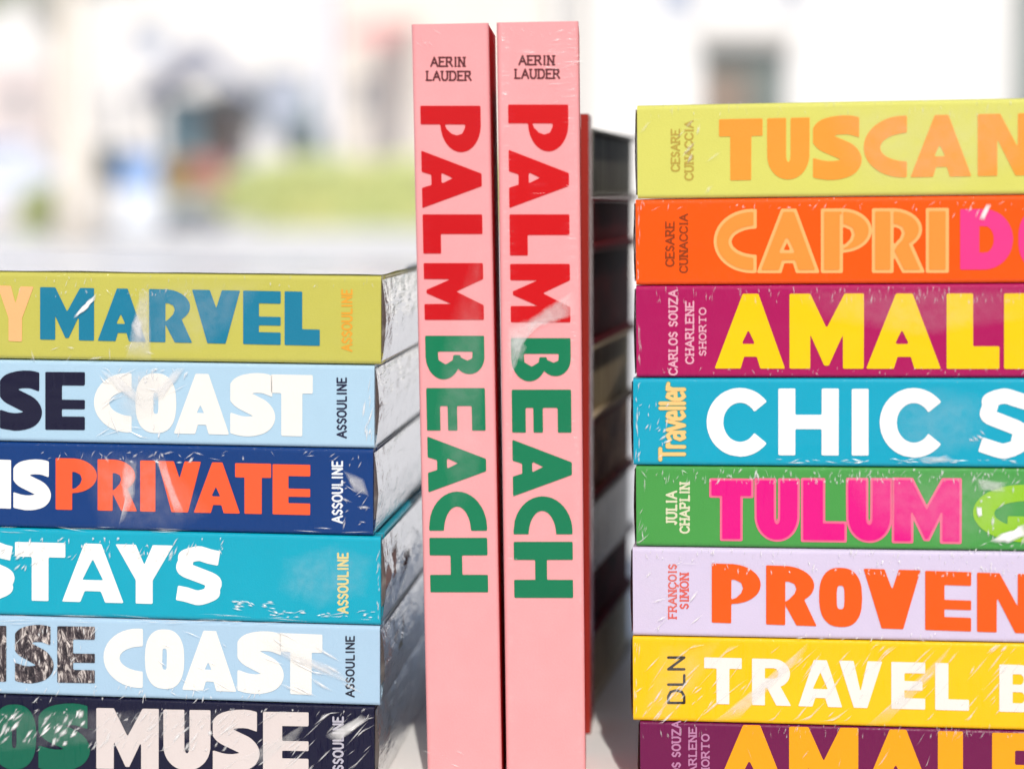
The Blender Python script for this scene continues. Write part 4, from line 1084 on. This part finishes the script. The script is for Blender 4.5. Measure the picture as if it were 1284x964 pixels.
# banner stand
Y = 38.0
M_bblue = simple('blue banner print', (.32, .50, .86), .5, .1, 3)
M_bwhite = simple('white banner print', (.80, .84, .90), .5, .05, 3)
zb = ground_z(Y)
bn = empty('banner', (X(176, Y), Y, zb)); tag(bn, 'blue and white cloth banner on a stand beside the flower cart', 'banner')
hw = X(200, Y) - X(176, Y)
MB().box(-hw, hw, 0, .03, Z(238, Y) - zb, Z(192, Y) - zb).build('upper_panel', M_bblue, bn)
MB().box(-hw * 1.15, hw * 1.15, -.02, .03, .08, Z(238, Y) - zb - .003).build('lower_panel', M_bwhite, bn)
MB().box(-hw * 1.5, hw * 1.5, -.2, .25, 0, .08).build('base', M_dk, bn)
MB().tube([(0, .06, .05), (0, .06, Z(188, Y) - zb)], [.02, .02], 8).build('pole', M_dk, bn)
# flower cart
Y = 40.0
zb = ground_z(Y)
ct = empty('flower_cart', (X(238, Y), Y, zb)); tag(ct, 'cart heaped with yellow and peach flowers, dark wheels below', 'flower cart')
hw = X(276, Y) - X(238, Y)
MB().box(-hw, hw, 0, .8, Z(252, Y) - zb, Z(236, Y) - zb).build('tray', simple('pale cart box', (.66, .60, .42), .6), ct, bevel=.01)
for s in (-.45, .75):
    MB().tube([(s * hw, .02, .26), (s * hw, .10, .26)], [.26, .26], 20).build('wheel', M_dk, ct)
MB().box(-hw * .9, hw * .9, .3, .5, .22, .30).build('axle', simple('grey cart frame', (.4, .45, .44), .6), ct)
for (a, b, c, nm) in ((-1, -.3, (.90, .72, .25), 'yellow'), (-.3, .45, (.95, .55, .30), 'peach'), (.45, 1.02, (.92, .45, .42), 'pink')):
    mb = MB(); leafy(mb, 900, lambda r: Vector((r.uniform(a, b) * hw, r.uniform(0, .8), Z(238, Y) - zb + r.random() ** .7 * .68 * (1 - .2 * abs(a)))), .06, random.Random(3))
    mb.build('flowers', simple(nm + ' petals', c, .7), ct); ct.children[-1]['kind'] = 'stuff'

# cars
def car(px, Y, wid_px, h, rz, paint, label, glass=M_glassb):
    zb = ground_z(Y); root = empty('parked_car', (X(px, Y), Y, zb), rz); tag(root, label, 'car')
    Lc = wid_px / F * Y; Wc = 1.75
    prof = [(-.5, .22), (-.5, .50), (-.47, .58), (-.30, .64), (-.17, .97), (.22, 1.0), (.38, .66), (.49, .62), (.5, .35), (.49, .22)]
    n = len(prof); vs_ = []
    for sy in (-1, 1):
        for x, z in prof:
            ins = .14 if z > .8 else 0
            vs_.append((x * Lc, sy * (Wc / 2 - ins), z * h))
    fs_ = [tuple(range(n))[::-1], tuple(range(n, 2 * n))] + [(i, (i + 1) % n, (i + 1) % n + n, i + n) for i in range(n)]
    MB().add(vs_, fs_).build('body', paint, root, bevel=.04, seg=2)
    for sy in (-1, 1):
        y = sy * (Wc / 2 - .055)
        for (a, b, c, d_) in ((-.25, -.02, -.15, -.02), (.0, .30, .0, .21)):
            MB().add([(a * Lc, y + sy * .03, .67 * h), (b * Lc, y + sy * .03, .67 * h), (d_ * Lc, y - sy * .05, .93 * h), (c * Lc, y - sy * .05, .93 * h),
                      (a * Lc, y - sy * .05, .67 * h), (b * Lc, y - sy * .05, .67 * h), (d_ * Lc, y - sy * .12, .93 * h), (c * Lc, y - sy * .12, .93 * h)],
                     [(0, 1, 2, 3), (4, 7, 6, 5), (0, 4, 5, 1), (1, 5, 6, 2), (2, 6, 7, 3), (3, 7, 4, 0)]).build('window', glass, root)
        for sx in (-.31, .31):
            wl = MB().tube([(sx * Lc, sy * (Wc / 2 - .18), .33), (sx * Lc, sy * (Wc / 2 + .01), .33)], [.33, .33], 22).build('wheel', M_dk, root)
            MB().tube([(sx * Lc, sy * (Wc / 2 + .012), .33), (sx * Lc, sy * (Wc / 2 + .03), .33)], [.19, .17], 16).build('rim', M_frame, wl)
M_wpaint = simple('white car paint', (.66, .70, .80), .25, .03, 2)
M_spaint = simple('silver car paint', (.50, .51, .54), .3, .03, 2)
car(0, 44.0, 170, 1.95, R(4), M_wpaint, 'white car parked at the far left edge', simple('blue tinted car glass', (.16, .22, .40), .2, .2, 2))
car(330, 51.0, 150, 1.55, R(-3), M_spaint, 'silver grey car parked behind the hedge and flower cart', M_glass)
